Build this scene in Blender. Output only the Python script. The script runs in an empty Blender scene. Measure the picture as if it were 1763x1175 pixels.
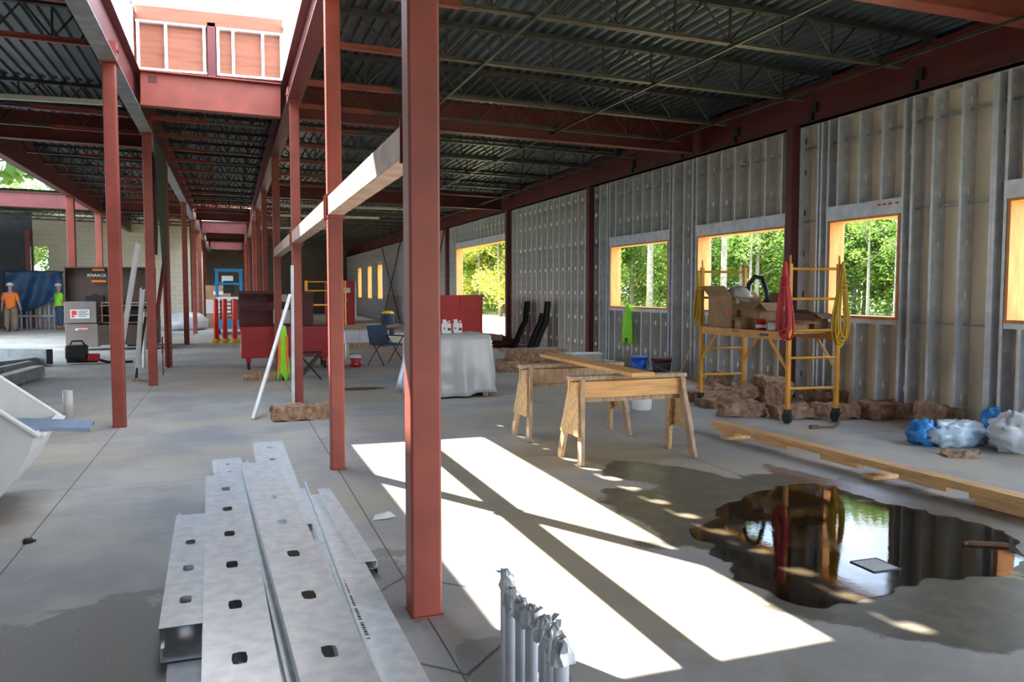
import bpy, math, random
from mathutils import Vector as V, Matrix as M, noise as mnoise
R_ = random.Random(7)
S = bpy.context.scene
C = S.collection
# ---------------------------------------------------------------- camera
FPX, YAW, PITCH, EYE = 1400.0, 0.3327, 0.062, 1.6
cd = bpy.data.cameras.new('camera'); cam = bpy.data.objects.new('camera', cd); C.objects.link(cam)
cd.sensor_fit = 'HORIZONTAL'; cd.sensor_width = 36.0; cd.lens = 36.0 * FPX / 1763.0; cd.clip_end = 500
cam.location = (0, 0, EYE); cam.rotation_euler = (math.pi / 2 - PITCH, 0, -YAW)
S.camera = cam
# ---------------------------------------------------------------- sky, sun, exposure
w = bpy.data.worlds.new('sky'); S.world = w; w.use_nodes = True
nt = w.node_tree; nt.nodes.clear()
wo = nt.nodes.new('ShaderNodeOutputWorld'); bg = nt.nodes.new('ShaderNodeBackground')
tc = nt.nodes.new('ShaderNodeTexCoord'); nz = nt.nodes.new('ShaderNodeTexNoise'); cr = nt.nodes.new('ShaderNodeValToRGB')
nz.inputs['Scale'].default_value = 2.6; nz.inputs['Detail'].default_value = 6
cr.color_ramp.elements[0].position = .42; cr.color_ramp.elements[0].color = (.42, .66, 1, 1)
cr.color_ramp.elements[1].position = .56; cr.color_ramp.elements[1].color = (1, 1, 1, 1)
nt.links.new(tc.outputs['Generated'], nz.inputs['Vector']); nt.links.new(nz.outputs[0], cr.inputs[0])
nt.links.new(cr.outputs[0], bg.inputs[0]); nt.links.new(bg.outputs[0], wo.inputs[0])
bg.inputs[1].default_value = 3.7
SUN = V((.425, -.80, -1.0)).normalized()
sl = bpy.data.lights.new('sun', 'SUN'); sl.energy = 19; sl.angle = .009; sl.color = (1, .93, .80)
so = bpy.data.objects.new('sun', sl); C.objects.link(so); so.rotation_euler = SUN.to_track_quat('-Z', 'Y').to_euler(); so.location = (-10, 20, 25)
vs = S.view_settings; vs.view_transform = 'Standard'; vs.look = 'None'; vs.exposure = 0.97; vs.gamma = 1; vs.use_curve_mapping = False
S.cycles.max_bounces = 8; S.cycles.diffuse_bounces = 5; S.cycles.glossy_bounces = 4; S.cycles.transparent_max_bounces = 12
S.cycles.sample_clamp_indirect = 8; S.cycles.use_denoising = True

# ---------------------------------------------------------------- where things stand: a point of the photo at a known height / wall
CF = V((math.sin(YAW) * math.cos(PITCH), math.cos(YAW) * math.cos(PITCH), -math.sin(PITCH)))
CR = V((math.cos(YAW), -math.sin(YAW), 0)); CU = CR.cross(CF)
def ray(x, y): return CF + CR * ((x - 881.5) / FPX) - CU * ((y - 587.5) / FPX)
def at(x, y, z=0.0): d = ray(x, y); return V((0, 0, EYE)) + d * ((z - EYE) / d.z)
def atX(x, y, X): d = ray(x, y); return V((0, 0, EYE)) + d * (X / d.x)
def atY(x, y, Y): d = ray(x, y); return V((0, 0, EYE)) + d * (Y / d.y)

# ---------------------------------------------------------------- materials
MATS = {}
def mat(name, col, rough=.6, metal=0.0, var=.12, scale=4.0, bump=0.0, col2=None, spec=.5, stretch=None, detail=5, lo=.35, hi=.7):
    m = bpy.data.materials.new(name); m.use_nodes = True; t = m.node_tree; b = t.nodes['Principled BSDF']
    b.inputs['Roughness'].default_value = rough; b.inputs['Metallic'].default_value = metal
    b.inputs['Specular IOR Level'].default_value = spec
    co = t.nodes.new('ShaderNodeTexCoord'); n = t.nodes.new('ShaderNodeTexNoise'); n.inputs['Scale'].default_value = scale; n.inputs['Detail'].default_value = detail
    src = co.outputs['Object']
    if stretch:
        mp = t.nodes.new('ShaderNodeMapping'); mp.inputs['Scale'].default_value = stretch; t.links.new(src, mp.inputs[0]); src = mp.outputs[0]
    t.links.new(src, n.inputs['Vector'])
    r = t.nodes.new('ShaderNodeValToRGB'); e = r.color_ramp.elements
    c2 = col2 if col2 else tuple(c * (1 - var) for c in col)
    c1 = col if col2 else tuple(min(1, c * (1 + var)) for c in col)
    e[0].position = lo; e[1].position = hi; e[0].color = (*c2, 1); e[1].color = (*c1, 1)
    t.links.new(n.outputs[0], r.inputs[0]); t.links.new(r.outputs[0], b.inputs['Base Color'])
    if bump:
        bp = t.nodes.new('ShaderNodeBump'); bp.inputs['Strength'].default_value = bump; bp.inputs['Distance'].default_value = .02
        t.links.new(n.outputs[0], bp.inputs['Height']); t.links.new(bp.outputs[0], b.inputs['Normal'])
    MATS[name] = m; return m
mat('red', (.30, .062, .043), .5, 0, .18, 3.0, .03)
mat('red_shaded', (.14, .023, .023), .5, 0, .2, 2.0, .03)  # the red primer again, with the shade under the roof put into its colour
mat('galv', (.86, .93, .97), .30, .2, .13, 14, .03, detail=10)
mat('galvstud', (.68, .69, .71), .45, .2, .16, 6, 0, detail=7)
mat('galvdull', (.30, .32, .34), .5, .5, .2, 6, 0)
mat('tanbeam', (.52, .36, .28), .5, .1, .25, 5)
mat('deck', (.08, .10, .11), .42, .5, .25, 1.5)
mat('joist', (.05, .045, .042), .5, .2, .35, 3)
mat('paletray', (.55, .53, .46), .6)
mat('slate', (.045, .055, .065), .55)
mat('joist_lit', (.11, .09, .08), .45, .3, .3, 4)  # joist colour lightened for the light the bottom chords catch
mat('bindark', (.02, .03, .06), .5)
mat('grass', (.13, .17, .045), .95, 0, 0, .4, .2, col2=(.07, .11, .025))
mat('sheath', (.86, .76, .57), .85, 0, .08, 1.3)
mat('pine', (.70, .37, .13), .6, 0, .2, 3, .05, stretch=(1, 14, 14))
mat('pinelong', (.74, .44, .18), .6, 0, .2, 3, .05, stretch=(14, 1.2, 14))
mat('pinebuck', (.80, .34, .11), .7, 0, .16, 3, .04, stretch=(6, 6, 1))
mat('weather', (.45, .32, .215), .75, 0, .28, 5, .1, stretch=(6, 6, 1))
mat('osb', (.56, .38, .20), .75, 0, .25, 28, .08)
mat('plyred', (.33, .115, .065), .7, 0, .15, 2, .03, stretch=(1, 1, 8))
mat('yellow', (.72, .32, .02), .45, 0, .15, 6)
mat('hosered', (.62, .04, .05), .45)
mat('cordyel', (.66, .42, .03), .5)
mat('black', (.018, .02, .022), .5)
mat('rubber', (.03, .03, .03), .8)
mat('white', (.80, .80, .78), .5, 0, .06)
mat('offwhite', (.66, .66, .62), .45, 0, .1)
mat('greypipe', (.56, .59, .66), .5, 0, .1, 6)
mat('tape', (.62, .64, .68), .35, .3, .25, 20, .1)
mat('card', (.40, .25, .13), .85, 0, .15, 5)
mat('carddark', (.20, .11, .06), .9)
mat('toolbrown', (.085, .052, .038), .5, 0, .15, 3)
mat('toolgrey', (.26, .22, .19), .5, 0, .1, 3)
mat('redpaint', (.42, .016, .02), .42, 0, .12, 3)
mat('brightred', (.95, .05, .04), .4, 0, .08, 3)
mat('darkred', (.10, .014, .014), .5)
mat('hivis', (.35, .85, .05), .8, 0, .1)
mat('orange', (.95, .22, .03), .8, 0, .08)
mat('khaki', (.27, .19, .11), .9)
mat('denim', (.05, .08, .13), .9)
mat('skin', (.5, .27, .18), .6)
mat('tarp', (.02, .075, .17), .5, 0, .3, 3)
mat('blue', (.015, .13, .62), .4)
mat('liftblue', (.03, .22, .46), .45)
mat('steelblue', (.5, .62, .8), .3, .5)
mat('wool', (.50, .34, .22), .95, 0, 0, 14, .5, col2=(.24, .135, .08))
mat('debris', (.14, .075, .045), .95, 0, .3, 20, .3)
mat('bark', (.27, .24, .21), .95, 0, .3, 6, .3)
mat('bag', (.62, .78, .92), .25, 0, .1, 5, .3)
mat('bagblue', (.04, .30, .78), .3, 0, .25, 8, .2)
mat('bagwhite', (.72, .78, .82), .3, 0, .1, 6, .3)
mat('film', (.50, .52, .54), .28, 0, .1, 3, .25)
mat('gravel', (.60, .54, .33), .95, 0, 0, .25, .2, col2=(.30, .34, .12))
mat('greyply', (.14, .145, .15), .85)
mat('backwall', (.17, .15, .13), .85, 0, .1, 2)
mat('ink', (.06, .06, .07), .7)
mat('glassblack', (.02, .025, .03), .15)
def mat_leaf(name, c1, c2):
    m = mat(name, c1, .6, 0, 0, .9, col2=c2); t = m.node_tree; b = t.nodes['Principled BSDF']
    tr = t.nodes.new('ShaderNodeBsdfTranslucent'); mx = t.nodes.new('ShaderNodeMixShader'); mx.inputs[0].default_value = .35
    ramp = [n for n in t.nodes if n.type == 'VALTORGB'][0]; o = t.nodes['Material Output']
    t.links.new(ramp.outputs[0], tr.inputs[0]); t.links.new(b.outputs[0], mx.inputs[1]); t.links.new(tr.outputs[0], mx.inputs[2]); t.links.new(mx.outputs[0], o.inputs[0])
mat_leaf('leaf1', (.36, .42, .09), (.12, .22, .04))
mat_leaf('leaf2', (.34, .44, .09), (.11, .23, .04))
mat_leaf('leaf3', (.66, .58, .13), (.26, .35, .06))

def nodes(name):
    m = bpy.data.materials.new(name); m.use_nodes = True; MATS[name] = m; t = m.node_tree
    return m, t, t.nodes['Principled BSDF']
class NT:
    def __init__(s, t): s.t = t
    def n(s, ty, **k):
        x = s.t.nodes.new(ty)
        for a, v in k.items(): setattr(x, a, v)
        return x
    def set(s, sock, v):
        if isinstance(v, bpy.types.NodeSocket): s.t.links.new(v, sock)
        else: sock.default_value = v
    def math(s, op, a, b=0.0, c=None):
        x = s.n('ShaderNodeMath', operation=op); s.set(x.inputs[0], a); s.set(x.inputs[1], b)
        if c is not None: s.set(x.inputs[2], c)
        return x.outputs[0]
    def noise(s, vec, scale, detail=5, rough=.55):
        x = s.n('ShaderNodeTexNoise'); s.set(x.inputs['Vector'], vec); x.inputs['Scale'].default_value = scale; x.inputs['Detail'].default_value = detail; x.inputs['Roughness'].default_value = rough
        return x.outputs[0]
    def ss(s, v, a, b):
        x = s.n('ShaderNodeMapRange', interpolation_type='SMOOTHSTEP'); s.set(x.inputs[0], v); x.inputs[1].default_value = a; x.inputs[2].default_value = b
        return x.outputs[0]
    def mix(s, f, a, b):
        x = s.n('ShaderNodeMix', data_type='RGBA'); s.set(x.inputs[0], f); s.set(x.inputs[6], a); s.set(x.inputs[7], b)
        return x.outputs[2]
def floor_material():
    m, t, b = nodes('concrete'); N = NT(t)
    co = N.n('ShaderNodeTexCoord').outputs['Object']; sp = N.n('ShaderNodeSeparateXYZ'); t.links.new(co, sp.inputs[0]); X, Y = sp.outputs[0], sp.outputs[1]
    n1 = N.noise(co, .9, 8, .62); n2 = N.noise(co, 7, 8, .6); n3 = N.noise(co, .45, 4); n4 = N.noise(co, 130, 2)
    col = N.mix(N.ss(n1, .35, .68), (.33, .325, .315, 1), (.52, .495, .45, 1))
    col = N.mix(N.math('MULTIPLY', N.ss(n2, .5, .78), .35), col, (.55, .54, .51, 1))
    # yellow-tan dust, thick in the middle bay
    tan = N.math('MULTIPLY', N.ss(n3, .44, .62), N.ss(N.math('ADD', N.math('ABSOLUTE', N.math('SUBTRACT', X, 3.3)), N.math('MULTIPLY', n1, 2.0)), 8.5, 2.0))
    col = N.mix(N.math('MULTIPLY', tan, .6), col, (.44, .35, .20, 1))
    # blobs: (cx, cy, rx, ry, rot) of damp concrete; union as max of 1-d
    def blob(cx, cy, rx, ry, rot=0):
        dx = N.math('SUBTRACT', X, cx); dy = N.math('SUBTRACT', Y, cy); c, s = math.cos(rot), math.sin(rot)
        u = N.math('ADD', N.math('MULTIPLY', dx, c / rx), N.math('MULTIPLY', dy, s / rx)); v = N.math('ADD', N.math('MULTIPLY', dx, -s / ry), N.math('MULTIPLY', dy, c / ry))
        return N.math('SUBTRACT', 1.0, N.math('SQRT', N.math('ADD', N.math('MULTIPLY', u, u), N.math('MULTIPLY', v, v))))
    damp = None
    for q in DAMP:
        d = blob(*q); damp = d if damp is None else N.math('MAXIMUM', damp, d)
    jag = N.math('ADD', damp, N.math('MULTIPLY', N.math('SUBTRACT', N.noise(co, 1.7, 7, .62), .5), 1.5))
    wet = N.ss(jag, .06, .16)
    # grey rough damp patch around the pile of studs
    d2 = None
    for q in GRIME:
        d = blob(*q); d2 = d if d2 is None else N.math('MAXIMUM', d2, d)
    gr = N.ss(N.math('ADD', d2, N.math('MULTIPLY', N.math('SUBTRACT', N.noise(co, 2.3, 7, .6), .5), 1.3)), .05, .13)
    col = N.mix(N.math('MULTIPLY', gr, .8), col, N.mix(N.ss(n4, .4, .6), (.19, .18, .17, 1), (.30, .285, .27, 1)))
    col = N.mix(N.math('MULTIPLY', wet, .85), col, N.mix(N.ss(n2, .4, .65), (.055, .045, .033, 1), (.105, .087, .06, 1)))
    stain = N.ss(N.math('ADD', N.math('MAXIMUM', blob(2.0, 5.2, .75, 3.4, 0), blob(3.2, 7.2, 1.3, .8, 0)), N.math('MULTIPLY', N.math('SUBTRACT', N.noise(co, 1.3, 7, .62), .5), 1.8)), .05, .35)
    col = N.mix(N.math('MULTIPLY', N.math('SUBTRACT', stain, N.math('MULTIPLY', wet, stain)), .55), col, (.34, .26, .14, 1))
    # rust-brown mud band at the head of the puddle
    mud = N.ss(N.math('ADD', blob(4.62, 5.35, .18, 1.25, .05), N.math('MULTIPLY', N.math('SUBTRACT', N.noise(co, 3, 5), .5), 1.4)), .1, .3)
    col = N.mix(N.math('MULTIPLY', mud, .75), col, (.17, .065, .035, 1))
    # sawn joints and the diamond round the near column
    def line(v, wd=.0045): return N.ss(N.math('ABSOLUTE', v), wd * 1.5, wd * .6)
    j = None
    for x0 in (-1.26, .88, 4.15): 
        l = line(N.math('SUBTRACT', X, x0)); j = l if j is None else N.math('MAXIMUM', j, l)
    for y0 in (7.3, 11.7, 16.6, 22.0):
        j = N.math('MAXIMUM', j, line(N.math('SUBTRACT', Y, y0), .004))
    wob = N.math('MULTIPLY', N.math('SUBTRACT', N.noise(co, 9, 4), .5), .05)
    dm = N.math('ADD', N.math('ADD', N.math('ABSOLUTE', N.math('SUBTRACT', X, .9)), N.math('ABSOLUTE', N.math('SUBTRACT', Y, 3.8))), wob)
    j = N.math('MAXIMUM', j, line(N.math('SUBTRACT', dm, .62), .012))
    col = N.mix(N.math('MULTIPLY', j, .8), col, (.06, .055, .05, 1))
    # sparse dark specks
    sk = N.ss(N.noise(co, 16, 2), .735, .77)
    col = N.mix(N.math('MULTIPLY', sk, .55), col, (.12, .09, .06, 1))
    t.links.new(col, b.inputs['Base Color'])
    rg = N.math('SUBTRACT', N.math('ADD', .52, N.math('MULTIPLY', n1, .3)), N.math('MULTIPLY', wet, .28))
    t.links.new(rg, b.inputs['Roughness'])
    bp = N.n('ShaderNodeBump'); bp.inputs['Strength'].default_value = .25; bp.inputs['Distance'].default_value = .01
    hgt = N.math('SUBTRACT', N.math('MULTIPLY', n2, .12), N.math('MULTIPLY', j, .6)); t.links.new(hgt, bp.inputs['Height']); t.links.new(bp.outputs[0], b.inputs['Normal'])
# areas on the floor (metres): centre, radii, turn
DAMP = [(3.95, 4.5, 1.5, 1.6, .3), (3.35, 3.4, .8, .9, 0), (3.55, 6.2, .45, .7, .5), (2.95, 5.0, .35, 1.0, .1), (1.6, 2.2, .5, .5, 0), (4.9, 4.2, .8, .7, 0)]
GRIME = [(-.55, 3.5, .9, 1.2, 0), (.3, 4.4, .75, .9, 0), (-.9, 2.7, .8, 1.0, 0), (1.1, 3.2, .25, .35, 0)]
floor_material()
def brick_material(name, c1, c2, mort, bw, bh):
    m, t, b = nodes(name); N = NT(t)
    co = N.n('ShaderNodeTexCoord').outputs['Object']; mp = N.n('ShaderNodeMapping'); mp.inputs['Rotation'].default_value = (math.pi / 2, 0, 0); t.links.new(co, mp.inputs[0])
    br = N.n('ShaderNodeTexBrick'); t.links.new(mp.outputs[0], br.inputs[0]); br.inputs['Color1'].default_value = (*c1, 1); br.inputs['Color2'].default_value = (*c2, 1); br.inputs['Mortar'].default_value = (*mort, 1)
    br.inputs['Scale'].default_value = 1; br.inputs['Brick Width'].default_value = bw; br.inputs['Row Height'].default_value = bh; br.inputs['Mortar Size'].default_value = .012
    t.links.new(br.outputs[0], b.inputs['Base Color']); b.inputs['Roughness'].default_value = .9
brick_material('cmu', (.80, .70, .50), (.74, .64, .46), (.66, .57, .41), .4, .2)
def water_material():
    m, t, b = nodes('water'); N = NT(t); t.nodes.remove(b)
    fr = N.n('ShaderNodeFresnel'); fr.inputs[0].default_value = 1.33
    tr = N.n('ShaderNodeBsdfTransparent'); tr.inputs[0].default_value = (.72, .66, .58, 1)
    gl = N.n('ShaderNodeBsdfGlossy'); gl.inputs['Color'].default_value = (.95, .95, .95, 1)
    co = N.n('ShaderNodeTexCoord').outputs['Object']; bp = N.n('ShaderNodeBump'); bp.inputs['Strength'].default_value = .05; bp.inputs['Distance'].default_value = .004
    t.links.new(N.noise(co, 22, 4), bp.inputs['Height']); t.links.new(bp.outputs[0], gl.inputs['Normal'])
    t.links.new(N.math('MULTIPLY', N.ss(N.noise(co, 1.6, 5), .48, .66), .10), gl.inputs['Roughness'])
    mx = N.n('ShaderNodeMixShader'); t.links.new(fr.outputs[0], mx.inputs[0]); t.links.new(tr.outputs[0], mx.inputs[1]); t.links.new(gl.outputs[0], mx.inputs[2])
    t.links.new(mx.outputs[0], t.nodes['Material Output'].inputs[0])
water_material()

# ---------------------------------------------------------------- mesh helpers
class MB:
    def __init__(s): s.v = []; s.f = []
    def add(s, vs, fs, m=None):
        o = len(s.v); s.v += [tuple(m @ V(p)) if m else tuple(p) for p in vs]; s.f += [tuple(i + o for i in f) for f in fs]; return s
    def box(s, x0, x1, y0, y1, z0, z1, m=None):
        return s.add([(x0, y0, z0), (x1, y0, z0), (x1, y1, z0), (x0, y1, z0), (x0, y0, z1), (x1, y0, z1), (x1, y1, z1), (x0, y1, z1)],
                     [(0, 3, 2, 1), (4, 5, 6, 7), (0, 1, 5, 4), (1, 2, 6, 5), (2, 3, 7, 6), (3, 0, 4, 7)], m)
    def bar(s, a, b, w, h, up=(0, 0, 1)):          # box beam from a to b
        a, b = V(a), V(b); d = b - a; L = d.length; d.normalize(); u = V(up)
        if abs(d.dot(u)) > .99: u = V((0, 1, 0))
        x = d.cross(u).normalized(); u = x.cross(d)
        m = M((( x.x, d.x, u.x, a.x), (x.y, d.y, u.y, a.y), (x.z, d.z, u.z, a.z), (0, 0, 0, 1)))
        return s.box(-w / 2, w / 2, 0, L, -h / 2, h / 2, m)
    def ring(s, pts): o = len(s.v); s.v += [tuple(p) for p in pts]; return list(range(o, o + len(pts)))
    def skin(s, a, b, close=True):
        n = len(a)
        for i in range(n if close else n - 1): j = (i + 1) % n; s.f.append((a[i], a[j], b[j], b[i]))
    def tube(s, pts, r, n=8, caps=True, closed=False):
        pts = [V(p) for p in pts]; rr = r if isinstance(r, (list, tuple)) else [r] * len(pts); prev = None; rings = []; ref = None
        for i, p in enumerate(pts):
            if closed: d = pts[(i + 1) % len(pts)] - pts[i - 1]
            else: d = pts[min(i + 1, len(pts) - 1)] - pts[max(i - 1, 0)]
            d.normalize()
            if ref is None: ref = V((0, 0, 1)) if abs(d.z) < .9 else V((1, 0, 0))
            x = (ref - d * ref.dot(d)).normalized(); ref = x; y = d.cross(x)
            rings.append(s.ring([p + (x * math.cos(2 * math.pi * k / n) + y * math.sin(2 * math.pi * k / n)) * rr[i] for k in range(n)]))
        for a, b in zip(rings, rings[1:]): s.skin(a, b)
        if closed: s.skin(rings[-1], rings[0])
        elif caps: s.f.append(tuple(reversed(rings[0]))); s.f.append(tuple(rings[-1]))
        return s
    def lathe(s, prof, n=20, c=(0, 0, 0)):
        rs = [s.ring([(c[0] + r * math.cos(2 * math.pi * k / n), c[1] + r * math.sin(2 * math.pi * k / n), c[2] + z) for k in range(n)]) for r, z in prof]
        for a, b in zip(rs, rs[1:]): s.skin(a, b)
        if prof[0][0] > 1e-4: s.f.append(tuple(reversed(rs[0])))
        if prof[-1][0] > 1e-4: s.f.append(tuple(rs[-1]))
        return s
    def prism(s, poly, z0, z1, m=None):            # polygon in xy, extruded in z
        n = len(poly); vs = [(x, y, z0) for x, y in poly] + [(x, y, z1) for x, y in poly]
        fs = [tuple(reversed(range(n))), tuple(range(n, 2 * n))] + [(i, (i + 1) % n, n + (i + 1) % n, n + i) for i in range(n)]
        return s.add(vs, fs, m)
    def mesh(s, name, material, smooth=False):
        me = bpy.data.meshes.new(name); me.from_pydata(s.v, [], s.f); me.update()
        if material: me.materials.append(MATS[material])
        if smooth:
            for p in me.polygons: p.use_smooth = True
        return me
    def build(s, name, material, parent=None, smooth=False, bevel=0, loc=None, rot=None):
        return link(name, s.mesh(name, material, smooth), parent, bevel, loc, rot)
def link(name, me, parent=None, bevel=0, loc=None, rot=None):
    o = bpy.data.objects.new(name, me); C.objects.link(o)
    if parent: o.parent = parent
    if loc is not None: o.location = loc
    if rot is not None: o.rotation_euler = rot
    if bevel:
        b = o.modifiers.new('bevel', 'BEVEL'); b.width = bevel; b.segments = 2; b.limit_method = 'ANGLE'; b.angle_limit = .7
    return o
def tag(o, label, cat, group=None, kind=None):
    o['label'] = label; o['category'] = cat
    if group: o['group'] = group
    if kind: o['kind'] = kind
    return o
def thing(name, label, cat, loc=(0, 0, 0), rz=0, group=None, kind=None):
    o = bpy.data.objects.new(name, None); C.objects.link(o); o.location = loc; o.rotation_euler = (0, 0, rz); o.empty_display_size = .1
    return tag(o, label, cat, group, kind)
def struct(o): o['kind'] = 'structure'; return o
def sempty(name, loc=(0, 0, 0)):
    o = bpy.data.objects.new(name, None); C.objects.link(o); o.location = loc; return struct(o)
def dup(root, loc=None, rot=None, label=None):
    r = root.copy(); C.objects.link(r)
    if loc is not None: r.location = loc
    if rot is not None: r.rotation_euler = rot
    if label: r['label'] = label
    for ch in list(root.children):
        c = ch.copy(); C.objects.link(c); c.parent = r
        for g in ch.children:
            d = g.copy(); C.objects.link(d); d.parent = c
    return r
def orient(o, d, up=(0, 0, 1)):                   # local x along d, local z near up
    x = V(d).normalized(); u = V(up); y = u.cross(x).normalized(); z = x.cross(y)
    o.rotation_euler = M((x, y, z)).transposed().to_euler(); return o
def RZ(x): return 4.80 - .0202 * x                # underside of the roof deck
SLOPE = .0202

# ================================================================ THE SETTING
fl = MB(); fl.box(-10, 8.35, -8, 62, -.15, 0)
struct(fl.build('floor', 'concrete'))
g = MB(); g.v = [(-120, -90, -.17), (160, -90, -.17), (160, 190, -.17), (-120, 190, -.17)]; g.f = [(0, 1, 2, 3)]
struct(g.build('ground', 'grass'))
g = MB(); g.v = [(8.3, -20, -.16), (13, -20, -.16), (14, 30, -.16), (33, 62, -.16), (30, 80, -.16), (8.3, 80, -.16)]; g.f = [(0, 1, 2, 3, 4, 5)]
struct(g.build('ground_gravel', 'gravel'))

# ---- stud wall along the side with windows
WX = 8.0; WD = .20
def stud_surface(wd, fl_, lip, L, holes, hw=.038, hl=.1):
    """C stud: web in local xy (x along, y across), flanges going -z; holes = x positions of the oval punch-outs"""
    b = MB(); y0, y1 = -wd / 2, wd / 2; xs = [0.0]
    def quad(xa, xb): b.add([(xa, y0, 0), (xb, y0, 0), (xb, y1, 0), (xa, y1, 0)], [(0, 1, 2, 3)])
    cur = 0.0; s = max(hl, hw) * .75
    for h in holes:
        quad(cur, h - s); cur = h + s
        out = [(h - s, y0), (h, y0), (h + s, y0), (h + s, 0), (h + s, y1), (h, y1), (h - s, y1), (h - s, 0)]
        a, c = hl / 2, hw / 2; k = min(a, c) * .55
        inn = [(h - a + k * .5, -c + k * .3), (h, -c), (h + a - k * .5, -c + k * .3), (h + a, 0), (h + a - k * .5, c - k * .3), (h, c), (h - a + k * .5, c - k * .3), (h - a, 0)]
        b.add([(x, y, 0) for x, y in out] + [(x, y, 0) for x, y in inn], [(i, (i + 1) % 8, 8 + (i + 1) % 8, 8 + i) for i in range(8)])
    quad(cur, L)
    for y, sgn in ((y0, 1), (y1, -1)):
        b.add([(0, y, 0), (L, y, 0), (L, y, -fl_), (0, y, -fl_)], [(0, 3, 2, 1) if sgn > 0 else (0, 1, 2, 3)])
        if lip: b.add([(0, y, -fl_), (L, y, -fl_), (L, y + sgn * lip, -fl_), (0, y + sgn * lip, -fl_)], [(0, 3, 2, 1) if sgn > 0 else (0, 1, 2, 3)])
    return b
def solid(o, t):
    m = o.modifiers.new('gauge', 'SOLIDIFY'); m.thickness = t; m.offset = 0; return o

wall = sempty('wall_right', (WX, 0, 0))
EAVE = 4.03
WINDOWS = [(13.92, 16.47, 1.26, 2.55), (10.40, 12.90, 1.26, 2.55), (8.17, 9.47, 1.26, 2.55), (4.1, 6.66, 1.28, 2.57)]
DOOR = (23.55, 29.55, 0.0, 3.13)
FARW = [(y - .75, y + .75, 1.15, 3.05) for y in (38.6, 46.0, 49.6, 53.6)]
OPEN = WINDOWS + [DOOR] + FARW
Y0, Y1 = 3.0, 60.0
# sheathing boards (4 ft wide) cut round the openings
def sheath_boards():
    y = Y0; k = 0
    while y < Y1 - .01:
        ye = min(y + 1.219, Y1); segs = []
        cuts = sorted({y, ye, *[c for o in OPEN for c in o[:2] if y < c < ye]})
        for a, b in zip(cuts, cuts[1:]):
            zs = [(0.0, EAVE + .1)]; mid = (a + b) / 2
            for o in OPEN:
                if o[0] < mid < o[1]: zs = [q for q in ((0.0, o[2]), (o[3], EAVE + .1)) if q[1] - q[0] > .02]
            segs += [(a, b, z0, z1) for z0, z1 in zs]
        m = MB()
        for a, b, z0, z1 in segs: m.box(WD + .002, WD + .016, a + (.002 if a == y else 0), b - (.002 if b == ye else 0), z0, z1)
        m.build('sheathing_board', 'sheath', wall); y = ye; k += 1
sheath_boards()
# studs
_st = {}
def wall_stud(y, z0, z1, flip=False, name='stud', material='galvstud'):
    L = round(z1 - z0, 3); key = (L, flip, material)
    if key not in _st:
        hs = [h for h in (.35, .95, 1.55, 2.15, 2.75, 3.35, 3.8) if .15 < h < L - .15]
        b = stud_surface(WD, .036, .012, L, hs, .035, .09)
        # local x -> world z, local y -> world x (wall depth), local z -> world -y (web faces the room's near end)
        mm = M(((0, 1, 0, WD / 2), (0, 0, (-1 if not flip else 1), 0), (1, 0, 0, 0), (0, 0, 0, 1)))
        b.v = [tuple(mm @ V(p)) for p in b.v]; _st[key] = b.mesh('stud', material)
    o = link(name, _st[key], wall, loc=(0, y, z0)); solid(o, .0022); return o
jambs = sorted({c for o in OPEN for c in o[:2]})
y = Y0 + .2
while y < Y1:
    inside = [o for o in OPEN if o[0] - .1 < y < o[1] + .1]
    if not inside: wall_stud(y, .0, EAVE)
    else:
        o = inside[0]
        if o[0] + .06 < y < o[1] - .06:
            if o[2] > .1: wall_stud(y, 0, o[2] - .05)
            if EAVE - o[3] - .22 > .3: wall_stud(y, o[3] + .22, EAVE)
    y += .406
for o in OPEN:                                   # doubled jamb studs at both sides of every opening
    far = o in FARW
    for c, sg in ((o[0], -1), (o[1], 1)):
        wall_stud(c + sg * .05, 0, EAVE, flip=sg > 0)
        if not far: wall_stud(c + sg * .155, 0, EAVE, flip=sg < 0)
    h = MB(); h.box(-.004, WD, o[0] - .05, o[1] + .05, o[3] + .03, o[3] + .22); h.box(-.008, .0, o[0] - .05, o[1] + .05, o[3] + .205, o[3] + .225); h.box(-.008, 0, o[0] - .05, o[1] + .05, o[3] + .03, o[3] + .045)
    h.build('header', 'galvstud', wall)
    if o[2] > .1:
        s = MB(); s.box(-.003, WD, o[0] - .0, o[1] + .0, o[2] - .075, o[2] - .04); s.box(-.006, 0, o[0], o[1], o[2] - .1, o[2] - .04); s.build('sill_track', 'galvstud', wall)
def spans(z):                                     # stretches of wall free of openings at height z
    cuts = [(Y0, None)]; res = []; cur = Y0
    for o in sorted(OPEN):
        if o[2] - .1 < z < o[3] + .24: res.append((cur, o[0] - .1)); cur = o[1] + .1
    res.append((cur, Y1)); return [r for r in res if r[1] - r[0] > .05]
for z, hh in ((3.68, .03), (2.62, .022), (1.2, .02)):
    for a, b in spans(z):
        if a > 31: continue
        m = MB(); m.box(.09, .105, a, b, z - hh / 2, z + hh / 2); m.build('bridging_channel', 'galvdull', wall)
for z in (.018, EAVE - .02):
    m = MB()
    for a, b in (spans(z) if z < 1 else [(Y0, Y1)]):
        m.box(-.004, WD + .002, a, b, z - .018, z - .014 + (.0 if z < 1 else .034)); m.box(-.004, -.001, a, b, z - .018, z + .03)
    m.build('track', 'galvstud', wall)
for yy in (8.22, 8.33, 8.43, 8.52): q = MB(); q.box(-.006, -.004, yy - .03, yy + .03, 2.70, 2.725); q.build('paint_mark', 'hosered', wall)
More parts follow.
